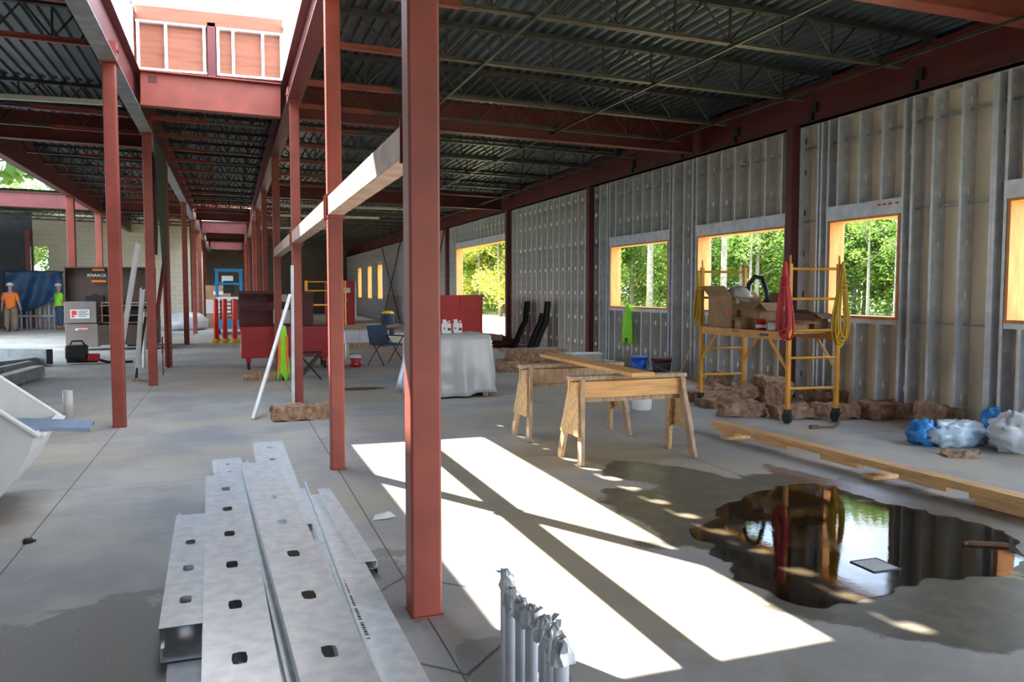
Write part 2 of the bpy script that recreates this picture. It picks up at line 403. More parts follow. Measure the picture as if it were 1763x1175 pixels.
# wooden bucks lining the openings
def buck(n, o, name):
    e = sempty(name, (WX, 0, 0)); a, b, z0, z1 = o; x0, x1, t = .0, .25, .038
    for nm, bx in (('head', (x0, x1, a, b, z1, z1 + .03)), ('jamb', (x0, x1, b - t, b, z0, z1)), ('jamb', (x0, x1, a, a + t, z0, z1))):
        q = MB(); q.box(*bx); q.build(nm, 'pinebuck', e)
    if z0 > .1: q = MB(); q.box(x0 - .01, x1 + .03, a, b, z0 - .038, z0); q.build('sill', 'pinebuck', e)
for i, o in enumerate(WINDOWS): buck(i, o, 'window_%d' % (i + 1))
buck(0, DOOR, 'door_1')
for i, o in enumerate(FARW): buck(i, o, 'window_%d' % (i + 5))

# ---- far walls
cm = MB(); cm.box(-7.42, -1.6, 0, .2, 0, 4.80); o = struct(cm.build('wall_back', 'cmu', loc=(0, 40, 0)))
cm = MB(); cm.box(-10, -8.0, 0, .12, 0, 4.95); struct(cm.build('wall_back_panel', 'greyply', loc=(0, 40, 0)))
cm = MB(); cm.box(-8.0, -7.42, 0, .12, 0, 2.25); cm.box(-8.0, -7.42, 0, .12, 3.5, 4.95); struct(cm.build('wall_back_infill', 'cmu', loc=(0, 40, 0)))
cm = MB(); cm.box(-1.7, 8.2, 0, .2, 0, 4.84); struct(cm.build('wall_far', 'backwall', loc=(0, 60, 0)))
cm = MB(); cm.box(-.1, 0, 40, 60, 0, 4.86); struct(cm.build('wall_inner', 'cmu', loc=(-1.6, 0, 0)))
cm = MB(); cm.box(-.12, 0, 31, 40, 0, 4.6); cm.box(-.12, 0, -6, 16, 0, 4.6); struct(cm.build('wall_left', 'greyply', loc=(-10, 0, 0)))
cm = MB(); cm.box(-10, 8.2, -.15, 0, 3.2, 4.7); cm.box(-10, 2.6, -.15, 0, 0, 3.2); struct(cm.build('wall_front', 'greyply', loc=(0, -6, 0)))

# ---- roof deck: fluted sheets, ribs along the building
ceil_ = sempty('ceiling')
PITCHR = .1524; RIB = .038
def deck(x0, x1, y0, y1, name='deck_sheet'):
    n = max(1, round((x1 - x0) / (PITCHR * 6))); wd = (x1 - x0) / n
    for i in range(n):
        a = x0 + i * wd; m = MB(); p = wd / 6; pts = []
        for k in range(6):
            u = a + k * p
            pts += [(u, 0), (u + p * .30, 0), (u + p * .42, RIB), (u + p * .88, RIB)]
        pts.append((a + wd, 0)); 
        r0 = m.ring([(x, y0, RZ(x) + z) for x, z in pts]); r1 = m.ring([(x, y1, RZ(x) + z) for x, z in pts]); m.skin(r0, r1, False)
        top = m.ring([(x, y0, RZ(x) + z + .05) for x, z in ((a, 0), (a + wd, 0))]) ; top2 = m.ring([(x, y1, RZ(x) + z + .05) for x, z in ((a, 0), (a + wd, 0))]); m.f.append((top[0], top2[0], top2[1], top[1]))
        m.build(name, 'deck', ceil_)
RX, LX, LLX = .88, -1.26, -4.15
OY0, OY1 = 6.25, 13.0                              # roof opening over the passage
deck(1.06, 8.45, -6, 60)
cm = MB(); cm.box(WX + .165, WX + .22, -6, 60, 4.05, 4.70); struct(cm.build('trim_2', 'greyply'))
deck(LX + .0, 1.06, -6, OY0 - .1); deck(LX, 1.06, OY1 + .1, 33); deck(LX, 1.06, 40, 47); deck(LX, 1.06, 56, 60)
deck(LLX - .1, LX, -6, 60); deck(-10, LLX - .1, -6, 21.3); deck(-10, LLX - .1, 31.1, 60)

# ---- steel beams
def ibeam(name, label, a, b, depth=.53, fw=.19, tf=.016, tw=.012, group=None, matname='red_shaded', botmat=None):
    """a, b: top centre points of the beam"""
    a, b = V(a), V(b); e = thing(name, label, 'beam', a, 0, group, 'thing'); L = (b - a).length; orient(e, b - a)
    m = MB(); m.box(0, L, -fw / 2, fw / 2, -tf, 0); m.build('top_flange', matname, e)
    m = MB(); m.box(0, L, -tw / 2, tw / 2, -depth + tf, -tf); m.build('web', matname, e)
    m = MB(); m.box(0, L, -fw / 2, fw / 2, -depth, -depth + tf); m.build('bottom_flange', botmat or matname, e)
    return e, L
TB = .065
def by(x, y0, y1, name, label, group=None, botmat=None, depth=None):
    z = RZ(x) - TB; return ibeam(name, label, (x, y0, z), (x, y1, z), depth or (z - 4.2 if x < 3 else z - 4.03), group=group, botmat=botmat)
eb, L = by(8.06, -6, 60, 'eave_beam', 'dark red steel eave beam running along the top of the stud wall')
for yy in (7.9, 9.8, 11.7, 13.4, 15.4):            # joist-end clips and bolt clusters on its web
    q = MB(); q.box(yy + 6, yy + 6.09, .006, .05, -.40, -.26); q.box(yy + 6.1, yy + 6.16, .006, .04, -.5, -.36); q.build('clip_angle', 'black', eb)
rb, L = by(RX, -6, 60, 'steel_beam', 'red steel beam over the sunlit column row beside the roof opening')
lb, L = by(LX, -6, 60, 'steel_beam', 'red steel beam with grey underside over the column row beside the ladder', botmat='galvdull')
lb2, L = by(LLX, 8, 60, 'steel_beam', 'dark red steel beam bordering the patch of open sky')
for x, bm in ((RX, rb), (LX, lb)):                 # stiffener plates with bolts above the near columns
    for yy in (3.82, 7.29, 10.39, 11.7, 14.8):
        if (x == RX) == (yy in (3.82, 7.29, 11.7)):
            q = MB(); q.box(yy + 6 - .075, yy + 6 + .075, -.095, .095, -.535, -.35); p = q.build('splice_plate', 'red', bm)
            q = MB()
            for dy in (-.03, .03): q.tube([(yy + 6 + dy, .095, -.44), (yy + 6 + dy, .112, -.44)], .014, 6); q.tube([(yy + 6 + dy, -.095, -.44), (yy + 6 + dy, -.112, -.44)], .014, 6)
            for dz in (-.47, -.41): q.tube([(yy + 6 - .07, 0, dz), (yy + 6 - .087, 0, dz)], .013, 6)
            q.build('bolt', 'red_shaded', p)
def bx_(y, x0, x1, name, label, depth=.5, **k):
    return ibeam(name, label, (x0, y, RZ(x0) - TB), (x1, y, RZ(x1) - TB), depth, **k)
tb, L = bx_(OY1, LX + .1, RX - .1, 'transfer_beam', 'pinkish red steel beam under the framed plywood curb of the roof opening', matname='red')
q = MB(); q.box(.10, .22, -.011, -.006, -.16, -.06); q.build('bare_patch', 'darkred', tb)
bx_(OY0, LX + .1, RX - .1, 'transfer_beam', 'red steel beam closing the near end of the roof opening overhead')
bx_(OY0, RX + .1, 7.95, 'steel_girder', 'orange red steel girder across the top corner of the roof above the window wall', .30, matname='red')
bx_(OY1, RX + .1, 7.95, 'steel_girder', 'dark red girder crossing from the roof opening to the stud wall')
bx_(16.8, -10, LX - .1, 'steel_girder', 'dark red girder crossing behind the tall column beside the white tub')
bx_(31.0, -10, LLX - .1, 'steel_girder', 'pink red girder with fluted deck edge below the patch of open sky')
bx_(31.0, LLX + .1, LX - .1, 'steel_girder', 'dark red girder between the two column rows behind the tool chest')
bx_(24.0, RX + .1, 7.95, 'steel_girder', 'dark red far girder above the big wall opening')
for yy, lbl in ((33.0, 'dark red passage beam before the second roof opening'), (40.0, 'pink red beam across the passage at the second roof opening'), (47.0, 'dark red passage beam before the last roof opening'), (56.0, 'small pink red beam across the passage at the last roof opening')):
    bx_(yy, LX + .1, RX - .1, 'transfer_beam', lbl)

# ---- stud curb round the roof openings
def curb(y0, y1, detail, label, h=.80):
    z0 = 4.77; z1 = z0 + h; e = thing('roof_opening_curb', label, 'curb', (0, 0, 0), 0, None, 'thing')
    xl, xr = LX + .05, RX - .05; sw, sd = .041, .09
    def st(x, y, dx, dy, mt='galv'): m = MB(); m.box(x - dx / 2, x + dx / 2, y - dy / 2, y + dy / 2, z0 + .03, z1 - .03); m.build('stud', mt, e)
    def tr(x0, x1, ya, yb, z): m = MB(); m.box(x0, x1, ya, yb, z - .03, z); m.build('track', 'galv', e)
    yf = y1 + .0
    if detail:
        mid = (xl + xr) / 2
        for x0, x1 in ((xl, mid - .07), (mid + .07, xr)):
            tr(x0, x1, yf - .045, yf + .045, z0 + .03); tr(x0, x1, yf - .045, yf + .045, z1 - .1)
            k = 2 if x0 < mid - .5 else 3
        for x in (xl + .03, xl + .40, mid - .1): 
            m = MB(); m.box(x - .02, x + .02, yf - .045, yf + .045, z0 + .03, z1 - .13); m.build('stud', 'galv', e)
        for x in (mid + .09, mid + .30, mid + .72, xr - .03):
            m = MB(); m.box(x - .02, x + .02, yf - .045, yf + .045, z0 + .03, z1 - .13); m.build('stud', 'galv', e)
        m = MB(); m.box(mid - .055, mid + .055, yf - .05, yf + .06, z0 - .03, z1 - .05); m.build('post', 'red_shaded', e)
        m = MB(); m.box(xl - .08, mid, yf + .047, yf + .065, z0, z1 + .12); m.build('plywood_sheet', 'plyred', e)
        m = MB(); m.box(mid + .003, xr, yf + .047, yf + .065, z0, z1 + .12); m.build('plywood_sheet', 'plyred', e)
        m = MB(); m.box(xl, xr, yf - .05, yf + .045, z1 - .10, z1 + .10); m.build('cap_board', 'plyred', e)
    else:
        m = MB(); m.box(xl, xr, yf, yf + .05, z0, z1); m.build('plywood_sheet', 'plyred', e)
        tr(xl, xr, yf - .05, yf, z0 + .03)
    y = y0 + .2
    while y < y1 - .1:
        st(xl - .03, y, sd, sw); st(xr + .03, y, sd, sw); y += .406
    for x in (xl - .03, xr + .03):
        tr(x - .05, x + .05, y0, y1, z0 + .03); tr(x - .05, x + .05, y0, y1, z1)
    m = MB(); m.box(xl - .095, xl - .08, y0, y1 + .07, z0 - .05, z1); m.build('plywood_sheet', 'plyred', e)
    m = MB(); m.box(xl, xr, y0 - .05, y0, z0, z1); m.build('plywood_sheet', 'plyred', e)
curb(OY0, OY1, True, 'metal stud curb with red plywood round the near roof opening')
curb(33.1, 39.9, False, 'small metal stud curb round the second roof opening down the passage')
curb(47.1, 55.9, False, 'far metal stud curb round the last roof opening down the passage')
# strip added along the deck edge, notched to shape the dots of sun
cl = sempty('sun_dot_trim'); ys = [OY0 + .6]; y = OY0; k = 0
gaps = [6.353 + .406 * k for k in range(1, 12)]
cur = OY0 - .1
for gy in sorted(gaps): m = MB(); m.box(RX + .09, 1.065, cur, gy - .08, 4.752, 4.79); m.build('sun_dot_strip', 'galvdull', cl); cur = gy + .08
m = MB(); m.box(RX + .09, 1.065, cur, 60, 4.752, 4.79); m.build('sun_dot_strip', 'galvdull', cl)
m = MB(); m.box(RX + .09, 1.065, -6, OY0 - .1, 4.752, 4.79); m.build('sun_dot_strip', 'galvdull', cl)

# ---- open web roof joists
def joist(name, label, span, group, npan, redx):
    e = thing(name, label, 'joist', (0, 0, 0), 0, group, 'thing'); D = .44
    m = MB(); m.box(0, span, -.045, -.008, -.055, 0); m.box(0, span, .008, .045, -.055, 0); m.box(0, .12, -.05, .05, -.07, 0); m.box(span - .12, span, -.05, .05, -.07, 0); m.build('top_chord', 'joist', e)
    a, b = (.55, span - .55) if span > 3 else (.25, span - .25)
    m = MB(); m.box(a, b, -.042, -.008, -D, -D + .006); m.box(a, b, .008, .042, -D, -D + .006); m.box(a, b, -.012, -.006, -D, -D + .05); m.box(a, b, .006, .012, -D, -D + .05); m.build('bottom_chord', 'joist_lit', e)
    p = (b - a) / npan; bar_d = MB(); bar_d.tube([(0, 0, -.03), (p / 2, 0, -D + .03)], .013, 5); md = bar_d.mesh('web_bar', 'joist')
    bar_u = MB(); bar_u.tube([(0, 0, -D + .03), (p / 2, 0, -.03)], .013, 5); mu = bar_u.mesh('web_bar', 'joist')
    bar_v = MB(); bar_v.box(-.011, .011, -.011, .011, -D + .03, -.03); mv = bar_v.mesh('web_bar', 'joist')
    for i in range(npan):
        link('web_bar', md, e, loc=(a + i * p, 0, 0)); link('web_bar', mu, e, loc=(a + i * p + p / 2, 0, 0))
        link('web_bar', mv, e, loc=(a + i * p + p / 2, 0, 0))
    q = MB(); q.bar((.08, 0, -.04), (a + .02, 0, -D + .02), .022, .022); q.build('end_bar', 'joist', e)
    q = MB(); q.bar((span - .08, 0, -.04), (span - a - .02, 0, -D + .02), .022, .022); q.build('end_bar', 'joist', e)
    q = MB(); q.box(redx[0], redx[1], -.03, .03, -D - .012, -D + .055); q.build('red_strut', 'red', e)
    return e
JY = [y for y in [2.5 + 1.77 * i for i in range(32)] if abs(y - OY1) > .3 and abs(y - OY0) > .3]
ORD = 'first second third fourth fifth sixth seventh eighth ninth tenth eleventh twelfth thirteenth fourteenth'.split()
def row(x0, x1, ys, name, label, group, npan, redx):
    first = None; sp = (x1 - x0) / math.cos(SLOPE)
    for k, y in enumerate(ys):
        if first is None: first = joist(name, label, sp, group, npan, redx); o = first
        else: o = dup(first)
        o.location = (x0, y, RZ(x0)); o.rotation_euler = (0, math.atan(SLOPE), 0)
        o['label'] = '%s %s' % (ORD[k] if k < len(ORD) else 'far', label)
JYR = [7.72, 9.47, 11.27, 12.72, 14.5, 16.12, 18.1, 20.17, 22.0] + [25.6 + 1.8 * i for i in range(17)]
row(RX + .02, 8.08, [4.0] + JYR, 'roof_joist', 'dark open web joist over the window bay, counted away from us', 'joists over the window bay', 9, (.1, 1.25))
row(LX + .02, RX - .02, [14.6 + 1.5 * i for i in range(12)] + [42, 44, 45.5], 'roof_joist', 'short open web joist over the passage, counted from the roof opening', 'joists over the passage', 4, (.08, .95))
row(LLX, LX - .02, [9.0 + 1.5 * i for i in range(2)] + [14.5 + 1.6 * i for i in range(10)] + [32.8, 34.6, 36.4, 38.2], 'roof_joist', 'open web joist over the tool chest bay, counted away from us', 'joists over the tool chest bay', 4, (1.3, 2.75))
row(-9.9, LLX, [9.0 + 1.5 * i for i in range(6)] + [32.8, 34.6, 36.4, 38.2], 'roof_joist', 'open web joist of the outer bay by the open sky, counted away', 'joists of the outer bay', 6, (.2, 1.4))
# bridging lines along the building
for x, lbl in ((2.9, 'thin dark bridging angle tying the joists near the tall lit column'), (5.2, 'thin dark bridging angle tying the joists midway to the window wall'), (7.2, 'thin dark bridging angle tying the joists close to the window wall')):
    z = RZ(x) - .46; m = MB(); m.box(-.018, .018, 0, 38, -.003, .003); m.box(.012, .018, 0, 38, 0, .036)
    tag(m.build('bridging_angle', 'joist', loc=(x, 4, z)), lbl, 'bracing')
# pale trays and strips hanging under the outer bay roof
for (xa, ya), (xb, yb), z, lbl in (((-5.2, 13.3), (LX - .15, 12.9), 4.27, 'long pale metal tray hung below the joists behind the tall column'), ((-6.0, 9.4), (LX - .3, 8.9), 4.62, 'pale metal strip tucked up under the deck above the tall column')):
    e = thing('cable_tray', lbl, 'cable tray'); m = MB(); m.bar((xa, ya, z), (xb, yb, z - .05), .1, .006); m.build('tray_floor', 'paletray', e)
    m = MB(); d = (V((xb, yb, 0)) - V((xa, ya, 0))).normalized(); nrm = V((-d.y, d.x, 0)) * .05
    for sg in (-1, 1): m.bar(V((xa, ya, z + .03)) + nrm * sg, V((xb, yb, z - .02)) + nrm * sg, .005, .06)
    m.build('side_rail', 'paletray', e)
for y, x0, x1, lbl in ((26.4, 1.4, 6.0, 'pale strip under the joists beyond the low tan beam'), (30.0, 1.4, 5.2, 'second pale strip under the joists, farther off'), (36.0, 1.2, 4.4, 'farthest pale strip under the dark far roof')):  # plain pale strips just below the joists
    m = MB(); m.box(x0, x1, -.05, .05, -.02, .02); m.box(x0, x1, -.05, -.04, .02, .05); tag(m.build('pale_strip', 'paletray', loc=(0, y, RZ(3) - .50)), lbl, 'batten')

# ================================================================ COLUMNS
ORD_ = 'first second third fourth fifth'.split()
def column(x, y, wd, z1, label, group=None, mt='red', name='steel_column', cap=True):
    e = thing(name, label, 'column', (x, y, 0), 0, group, 'thing')
    m = MB(); m.box(-wd / 2, wd / 2, -wd / 2, wd / 2, 0, z1); m.build('shaft', mt, e, bevel=.012)
    if cap: m = MB(); m.box(-wd / 2 - .03, wd / 2 + .03, -wd / 2 - .03, wd / 2 + .03, z1 - .002, z1 + .016); m.build('cap_plate', mt, e)
    m = MB(); m.box(-wd / 2 - .0, wd / 2 + .0, -wd / 2 - .004, wd / 2 + .004, 0, .006); m.box(-wd / 2 - .004, wd / 2 + .004, -wd / 2, wd / 2, 0, .006); m.build('base_weld', mt, e)
    return e
column(RX, 3.82 + .07, .152, 4.19, 'large red primed steel column standing closest to the camera')
column(RX, 7.29 + .06, .127, 4.19, 'slim red column lit on one side, second along from the big one')
column(RX, 11.7 + .06, .127, 4.19, 'red column with a steel stud and white board leaning on it')
column(RX, 16.75, .14, 4.19, 'dark red column at the end of the low tan beam')
for k, yy in enumerate((22.5, 27.8, 32.6, 42.2, 50)): column(RX, yy, .14, 4.19, '%s dark red column beyond the red tool chest, counted away from us' % ORD_[k], 'far columns of the sunlit row')
column(LX, 10.39 + .07, .14, 4.19, 'tall red column beside the white tub and brown tool chest')
column(LX, 14.8 + .07, .14, 4.19, 'red column with the pale ladder standing against it')
bc = column(LX, 18.44 + .07, .14, 4.19, 'red column with dark grey brace plates behind the ladder')
for k, yy in enumerate((26.1, 32.3, 38.6, 45.6)): column(LX, yy, .15, 4.19, '%s slim red column past the dark brace, toward the blue lift' % ORD_[k], 'far columns of the ladder row')
column(LLX, 25.5, .2, 4.19, 'red column behind the open brown tool chest, under the sky edge beam')
column(LLX, 30.6, .2, 4.19, 'thin red column behind the tool chest, nearer the block wall')
column(-8.13, 39.7, .2, 4.19, 'red column by the bright gap in the back wall')
column(-9.3, 36.0, .25, 4.19, 'dark red column at the picture edge behind the orange shirt')
for yy, lbl in ((10.17, 'dark red column in the stud wall behind the yellow scaffold'), (17.36, 'dark red column in the stud wall beside the black leaning pieces'), (23.3, 'dark red column at the near side of the big wall opening'), (30.6, 'dark red column at the far side of the big wall opening'), (34.2, 'far dark red column in the stud wall beyond the opening')):
    column(7.92, yy, .14, EAVE - .01, lbl, mt='red_shaded', cap=False)
# dark brace plates and diagonals by the third column
e = thing('diagonal_brace', 'dark grey steel brace plates hanging from the roof beam past the pale studs', 'brace', (LX, 0, 0))
m = MB(); m.v = [(x, y, z) for x in (.09, .11) for y, z in ((15.0, 4.19), (17.6, 4.19), (17.2, 1.9), (16.3, 1.9))]; m.f = [(0, 3, 2, 1), (4, 5, 6, 7)] + [(k, (k + 1) % 4, 4 + (k + 1) % 4, 4 + k) for k in range(4)]; m.build('plate', 'slate', e)
m = MB(); m.v = [(x, y, z) for x in (-.11, -.09) for y, z in ((16.8, 4.19), (18.4, 4.19), (17.6, 2.3), (17.2, 2.3))]; m.f = [(0, 3, 2, 1), (4, 5, 6, 7)] + [(k, (k + 1) % 4, 4 + (k + 1) % 4, 4 + k) for k in range(4)]; m.build('plate', 'slate', e)
for a, b in (((.1, 16.7, 2.2), (.02, 18.25, .0)), ((.1, 16.7, 2.2), (.02, 15.1, .9))): m = MB(); m.bar(a, b, .12, .05, (1, 0, 0)); m.build('strut', 'red_shaded', e)
# cross bracing in the far stud wall
for y0, y1, lbl in ((31.0, 34.0, 'dark red cross brace against the far stud wall past the opening'), (39.6, 44.6, 'thin dark cross brace between the far narrow windows')):
    e = thing('cross_brace', lbl, 'brace', (7.86, 0, 0)); 
    for a, b in (((0, y0, .03), (0, y1, 4.0)), ((.05, y1, .03), (.05, y0, 4.0))):
        m = MB(); m.bar(a, b, .09, .03, (1, 0, 0)); m.build('brace_bar', 'red_shaded', e)
# low tan rail between the columns of the sunlit row
ZT = 2.42
for y0, y1, lbl in ((3.97, 7.285, 'tan steel rail joining the big red column to the next one'), (7.415, 11.695, 'tan steel rail between the slim lit column and the column behind'), (11.825, 16.68, 'tan steel rail running to the dark end column')):
    e = thing('tie_rail', lbl, 'rail', (RX, 0, 0)); m = MB(); m.box(-.065, .065, y0, y1, ZT - .165, ZT); m.build('rail', 'tanbeam', e, bevel=.006)
    for yy in (y0, y1):
        s = 1 if yy == y0 else -1; m = MB(); m.box(-.085, .085, min(yy, yy + s * .012), max(yy, yy + s * .012), ZT - .20, ZT + .02); p = m.build('end_plate', 'red', e)
        m = MB(); m.box(-.075, .075, min(yy, yy + s * .07), max(yy, yy + s * .07), ZT - .19, ZT - .168); m.build('seat_angle', 'red', p)

# ================================================================ WATER AND FLOOR BITS
def blobpoly(pts, n=14, amp=.05, seed=0):
    """closed outline through pts, subdivided and roughened"""
    out = []; k = len(pts)
    for i in range(k):
        p0, p1, p2, p3 = (V((*pts[(i + j - 1) % k], 0)) for j in range(4))
        for q in range(n):
            t = q / n; p = .5 * ((2 * p1) + (p2 - p0) * t + (2 * p0 - 5 * p1 + 4 * p2 - p3) * t * t + (3 * p1 - p0 - 3 * p2 + p3) * t ** 3)
            nn = mnoise.noise(V((p.x * 4 + seed, p.y * 4, seed))) + .5 * mnoise.noise(V((p.x * 11, p.y * 11 + seed, 3)))
            out.append((p.x + amp * nn, p.y + amp * mnoise.noise(V((p.x * 5, p.y * 5, seed + 9)))))
    return out
def flat_thing(name, pts, z, mt):
    n = len(pts); ar = sum(pts[i][0] * pts[(i + 1) % n][1] - pts[(i + 1) % n][0] * pts[i][1] for i in range(n))
    m = MB(); m.v = [(x, y, z) for x, y in pts]; m.f = [tuple(range(n))[::1 if ar > 0 else -1]]
    return m.build(name, mt)
PUD = [at(*p) for p in ((1215, 905), (1300, 850), (1385, 832), (1480, 850), (1585, 880), (1700, 905), (1763, 945), (1740, 985), (1620, 1000), (1545, 1020), (1470, 1040), (1390, 1045), (1300, 1010), (1235, 965))]
tag(flat_thing('puddle', blobpoly([(p.x, p.y) for p in PUD], 14, .12, 2), .0025, 'water'), 'shallow dark puddle of water round the floor drain', 'puddle')
dr = thing('floor_drain', 'square floor drain cover standing in the puddle', 'drain', (*at(1507, 975).xy, .0), 0)
m = MB(); m.box(-.09, .09, -.09, .09, 0, .006); m.build('plate', 'greypipe', dr)
m = MB()
for a, b in (((-.095, -.095), (.095, -.095)), ((.095, -.095), (.095, .095)), ((.095, .095), (-.095, .095)), ((-.095, .095), (-.095, -.095))): m.bar((*a, .004), (*b, .004), .008, .008)
m.build('rim', 'joist', dr)
pp = at(660, 893); m = MB(); m.v = [(-.08, -.03, 0), (.02, -.05, .01), (.09, .0, .004), (.05, .05, .03), (-.05, .04, .015), (.0, .0, .02)]; m.f = [(0, 1, 5), (1, 2, 5), (2, 3, 5), (3, 4, 5), (4, 0, 5)]
tag(solid(m.build('paper_scrap', 'white', loc=(pp.x, pp.y, .003)), .003), 'small white scrap lying on the floor near the big column', 'scrap')
pp = at(48, 935); m = MB(); m.lathe([(.03, 0), (.03, .02), (.022, .028), (.0, .03)], 14, (0, 0, 0)); m.tube([(.02, 0, .012), (.045, 0, .01)], .008, 6)
tag(m.build('black_plug', 'black', loc=(pp.x, pp.y, 0)), 'small black plug lying on the floor joint', 'plug')

# ================================================================ PILE OF STEEL STUDS IN FRONT
def loose_stud(label, far, near, wd, fl_=.05, holes=True, hw=.055, hl=.085, step=.61, up=(0, 0, 1), name='steel_stud', lip=.013, first=.3, flipped=False, material='galv', print_=False):
    far, near = V(far), V(near); L = (far - near).length
    b = stud_surface(wd, fl_, lip, L, [h for h in [first + step * i for i in range(12)] if h < L - .2] if holes else [], hw, hl)
    if flipped: b.v = [(x, -y, -z) for x, y, z in b.v]
    o = b.build(name, material, loc=near); orient(o, far - near, up); solid(o, .0028)
    tag(o, label, 'steel stud', 'galvanised studs piled on the floor')
    if print_:
        q = MB(); x = .5
        for i in range(26): l = .012 + .012 * (i * 7 % 3) / 2; q.box(x, x + l, wd * .28, wd * .28 + .016, .0018, .0022); x += l + (.008 if i % 6 else .03)
        q.build('printed_marks', 'ink', o)
    return o
def P3(x, y, z): return at(x, y, z)
loose_stud('short perforated stud on top of the stack with its open end to us', P3(332, 886, .135), P3(316, 1078, .135), .20, .045, True, .055, .10, .47, first=.32)
loose_stud('channel with flanges up nested under the short perforated stud', P3(333, 897, .03), P3(318, 1136, .03), .185, .06, False, flipped=True, lip=.013)
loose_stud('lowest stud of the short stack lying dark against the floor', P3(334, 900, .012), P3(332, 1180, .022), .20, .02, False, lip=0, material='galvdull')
loose_stud('wide perforated stud over the middle of the pile', P3(387, 818, .19), P3(425, 1290, .19), .27, .05, True, .06, .115, .57, first=.66)
loose_stud('stud under the wide middle one, edge showing', P3(401, 806, .10), P3(492, 1290, .10), .24, .06, False, flipped=True)
loose_stud('flange up channel wedged between the two wide perforated studs', P3(425, 830, .12), P3(545, 1290, .11), .10, .045, False, flipped=True)
loose_stud('bright twisted perforated stud lying uppermost across the pile', P3(447, 797, .27), P3(634, 1300, .26), .262, .045, True, .062, .115, .60, first=.72, up=(.05, 0, 1))
loose_stud('long stud under the uppermost one, its perforated far end sticking out', P3(461, 761, .16), P3(500, 905, .15), .27, .05, True, .05, .10, .55, first=.95)
loose_stud('plain channel with printed marks along the open side of the pile', P3(541, 852, .075), P3(702, 1188, .075), .19, .05, False, print_=True)
loose_stud('flange-up channel tucked beside the printed one', P3(512, 842, .06), P3(628, 1200, .06), .13, .05, False, flipped=True)
loose_stud('short narrow stud lying apart beside the pile', P3(557, 842, .085), P3(635, 967, .085), .092, .035, False)
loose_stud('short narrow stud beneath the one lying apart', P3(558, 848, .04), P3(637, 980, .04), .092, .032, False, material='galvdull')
loose_stud('stub of channel poking out behind the pile', P3(390, 790, .11), P3(400, 840, .10), .24, .05, True, .04, .06, .3, first=.25)

# ================================================================ TAPED PIPE STUBS
STUBS = [(870, 992, .020), (880, 1024, .024), (897, 1042, .022), (915, 1056, .023), (939, 1073, .023), (951, 1088, .021), (966, 1112, .026)]
for i, (px, py, r) in enumerate(STUBS):
    zt = .47; p = at(px, py, zt); lbls = ['tallest looking grey pipe stub, first of the taped row', 'second grey taped pipe stub of the row by the sun patch', 'third grey taped pipe stub of the row by the sun patch', 'fourth grey taped pipe stub of the row by the sun patch', 'fifth grey taped pipe stub, after the gap in the row', 'sixth grey taped pipe stub, half hidden behind the last', 'last grey taped pipe stub of the row, closest to us']
    e = thing('pipe_stub', lbls[i], 'pipe', (p.x, p.y, 0), i * .7, 'taped pipe stubs')
    m = MB(); m.lathe([(r, 0), (r, zt - .01), (r * .9, zt)], 16); m.build('pipe', 'greypipe', e, True)
    m = MB(); rr = random.Random(i); n = 18                 # crumpled tape cap with frayed skirt
    prof = [(.0, zt + .022), (r * .75, zt + .026), (r * 1.2, zt + .012), (r * 1.45, zt - .012), (r * 1.75, zt - .035)]
    rings = [m.ring([((q + rr.uniform(-.2, .2) * r * (j > 0)) * math.cos(2 * math.pi * k / n) + (.008 if j > 2 else 0), (q + rr.uniform(-.2, .2) * r * (j > 0)) * math.sin(2 * math.pi * k / n), z + rr.uniform(-.006, .006) - (rr.uniform(0, .02) if j == 4 else 0)) for k in range(n)]) for j, (q, z) in enumerate(prof)]
    for a, b in zip(rings, rings[1:]): m.skin(a, b)
    m.add([(r * .6, 0, zt + .015), (r * 1.4, .016, zt + .03), (r * 2.6, .002, zt - .012), (r * 1.2, -.016, zt + .005)], [(0, 1, 2, 3)]); m.add([(-r * .6, 0, zt + .015), (-r * 1.3, -.014, zt + .03), (-r * 2.2, -.004, zt + .03), (-r * 1.2, .014, zt + .01)], [(0, 1, 2, 3)])
    m.build('tape_cap', 'tape', e)

# ================================================================ WHITE TUB WITH A STUD, STANDPIPE, DARK STUD STACK
rc = at(98, 715, .60); fr_ = at(60, 747, .60); e = thing('plastic_tub', 'white plastic tub tipped over at the picture edge with a steel stud in it', 'tub', (rc.x, rc.y, 0), 0)
wv = V((fr_.x - rc.x, fr_.y - rc.y, 0)); prof = [(0, .6), (-.05, .46), (-.13, .30), (-.25, .15), (-.40, .05), (-.58, .03), (-.9, .22), (-1.3, .50)]; rimz = lambda x: .6 - .80 * x
def tp(x, z, v): return V((x, 0, z)) + wv * v
m = MB(); a = m.ring([tp(x, z, 0) for x, z in prof]); b = m.ring([tp(x, z, 1) for x, z in prof]); m.skin(a, b, False)
for rg, v in ((a, 0), (b, 1)): t_ = m.ring([tp(x, rimz(x), v) for x, z in prof]); m.skin(rg, t_, False)
solid(m.build('shell', 'white', e, False), .02)
m = MB(); cs = [tp(-1.3, rimz(-1.3), 1.02), tp(.03, .58, 1.02), tp(.03, .58, -.02), tp(-1.3, rimz(-1.3), -.02)]
for c0, c1 in zip(cs, cs[1:]): m.bar(c0, c1, .06, .025)
m.build('rim', 'white', e, bevel=.008)
a, b = at(158, 731, .63), at(15, 727, .66)
o = stud_surface(.09, .035, .01, (a - b).length, []).build('steel_stud', 'steelblue', loc=b); orient(o, a - b, (-.1, -.6, 1)); solid(o, .003); tag(o, 'bluish steel stud resting in the white tub, its end pointing at the tall column', 'steel stud')
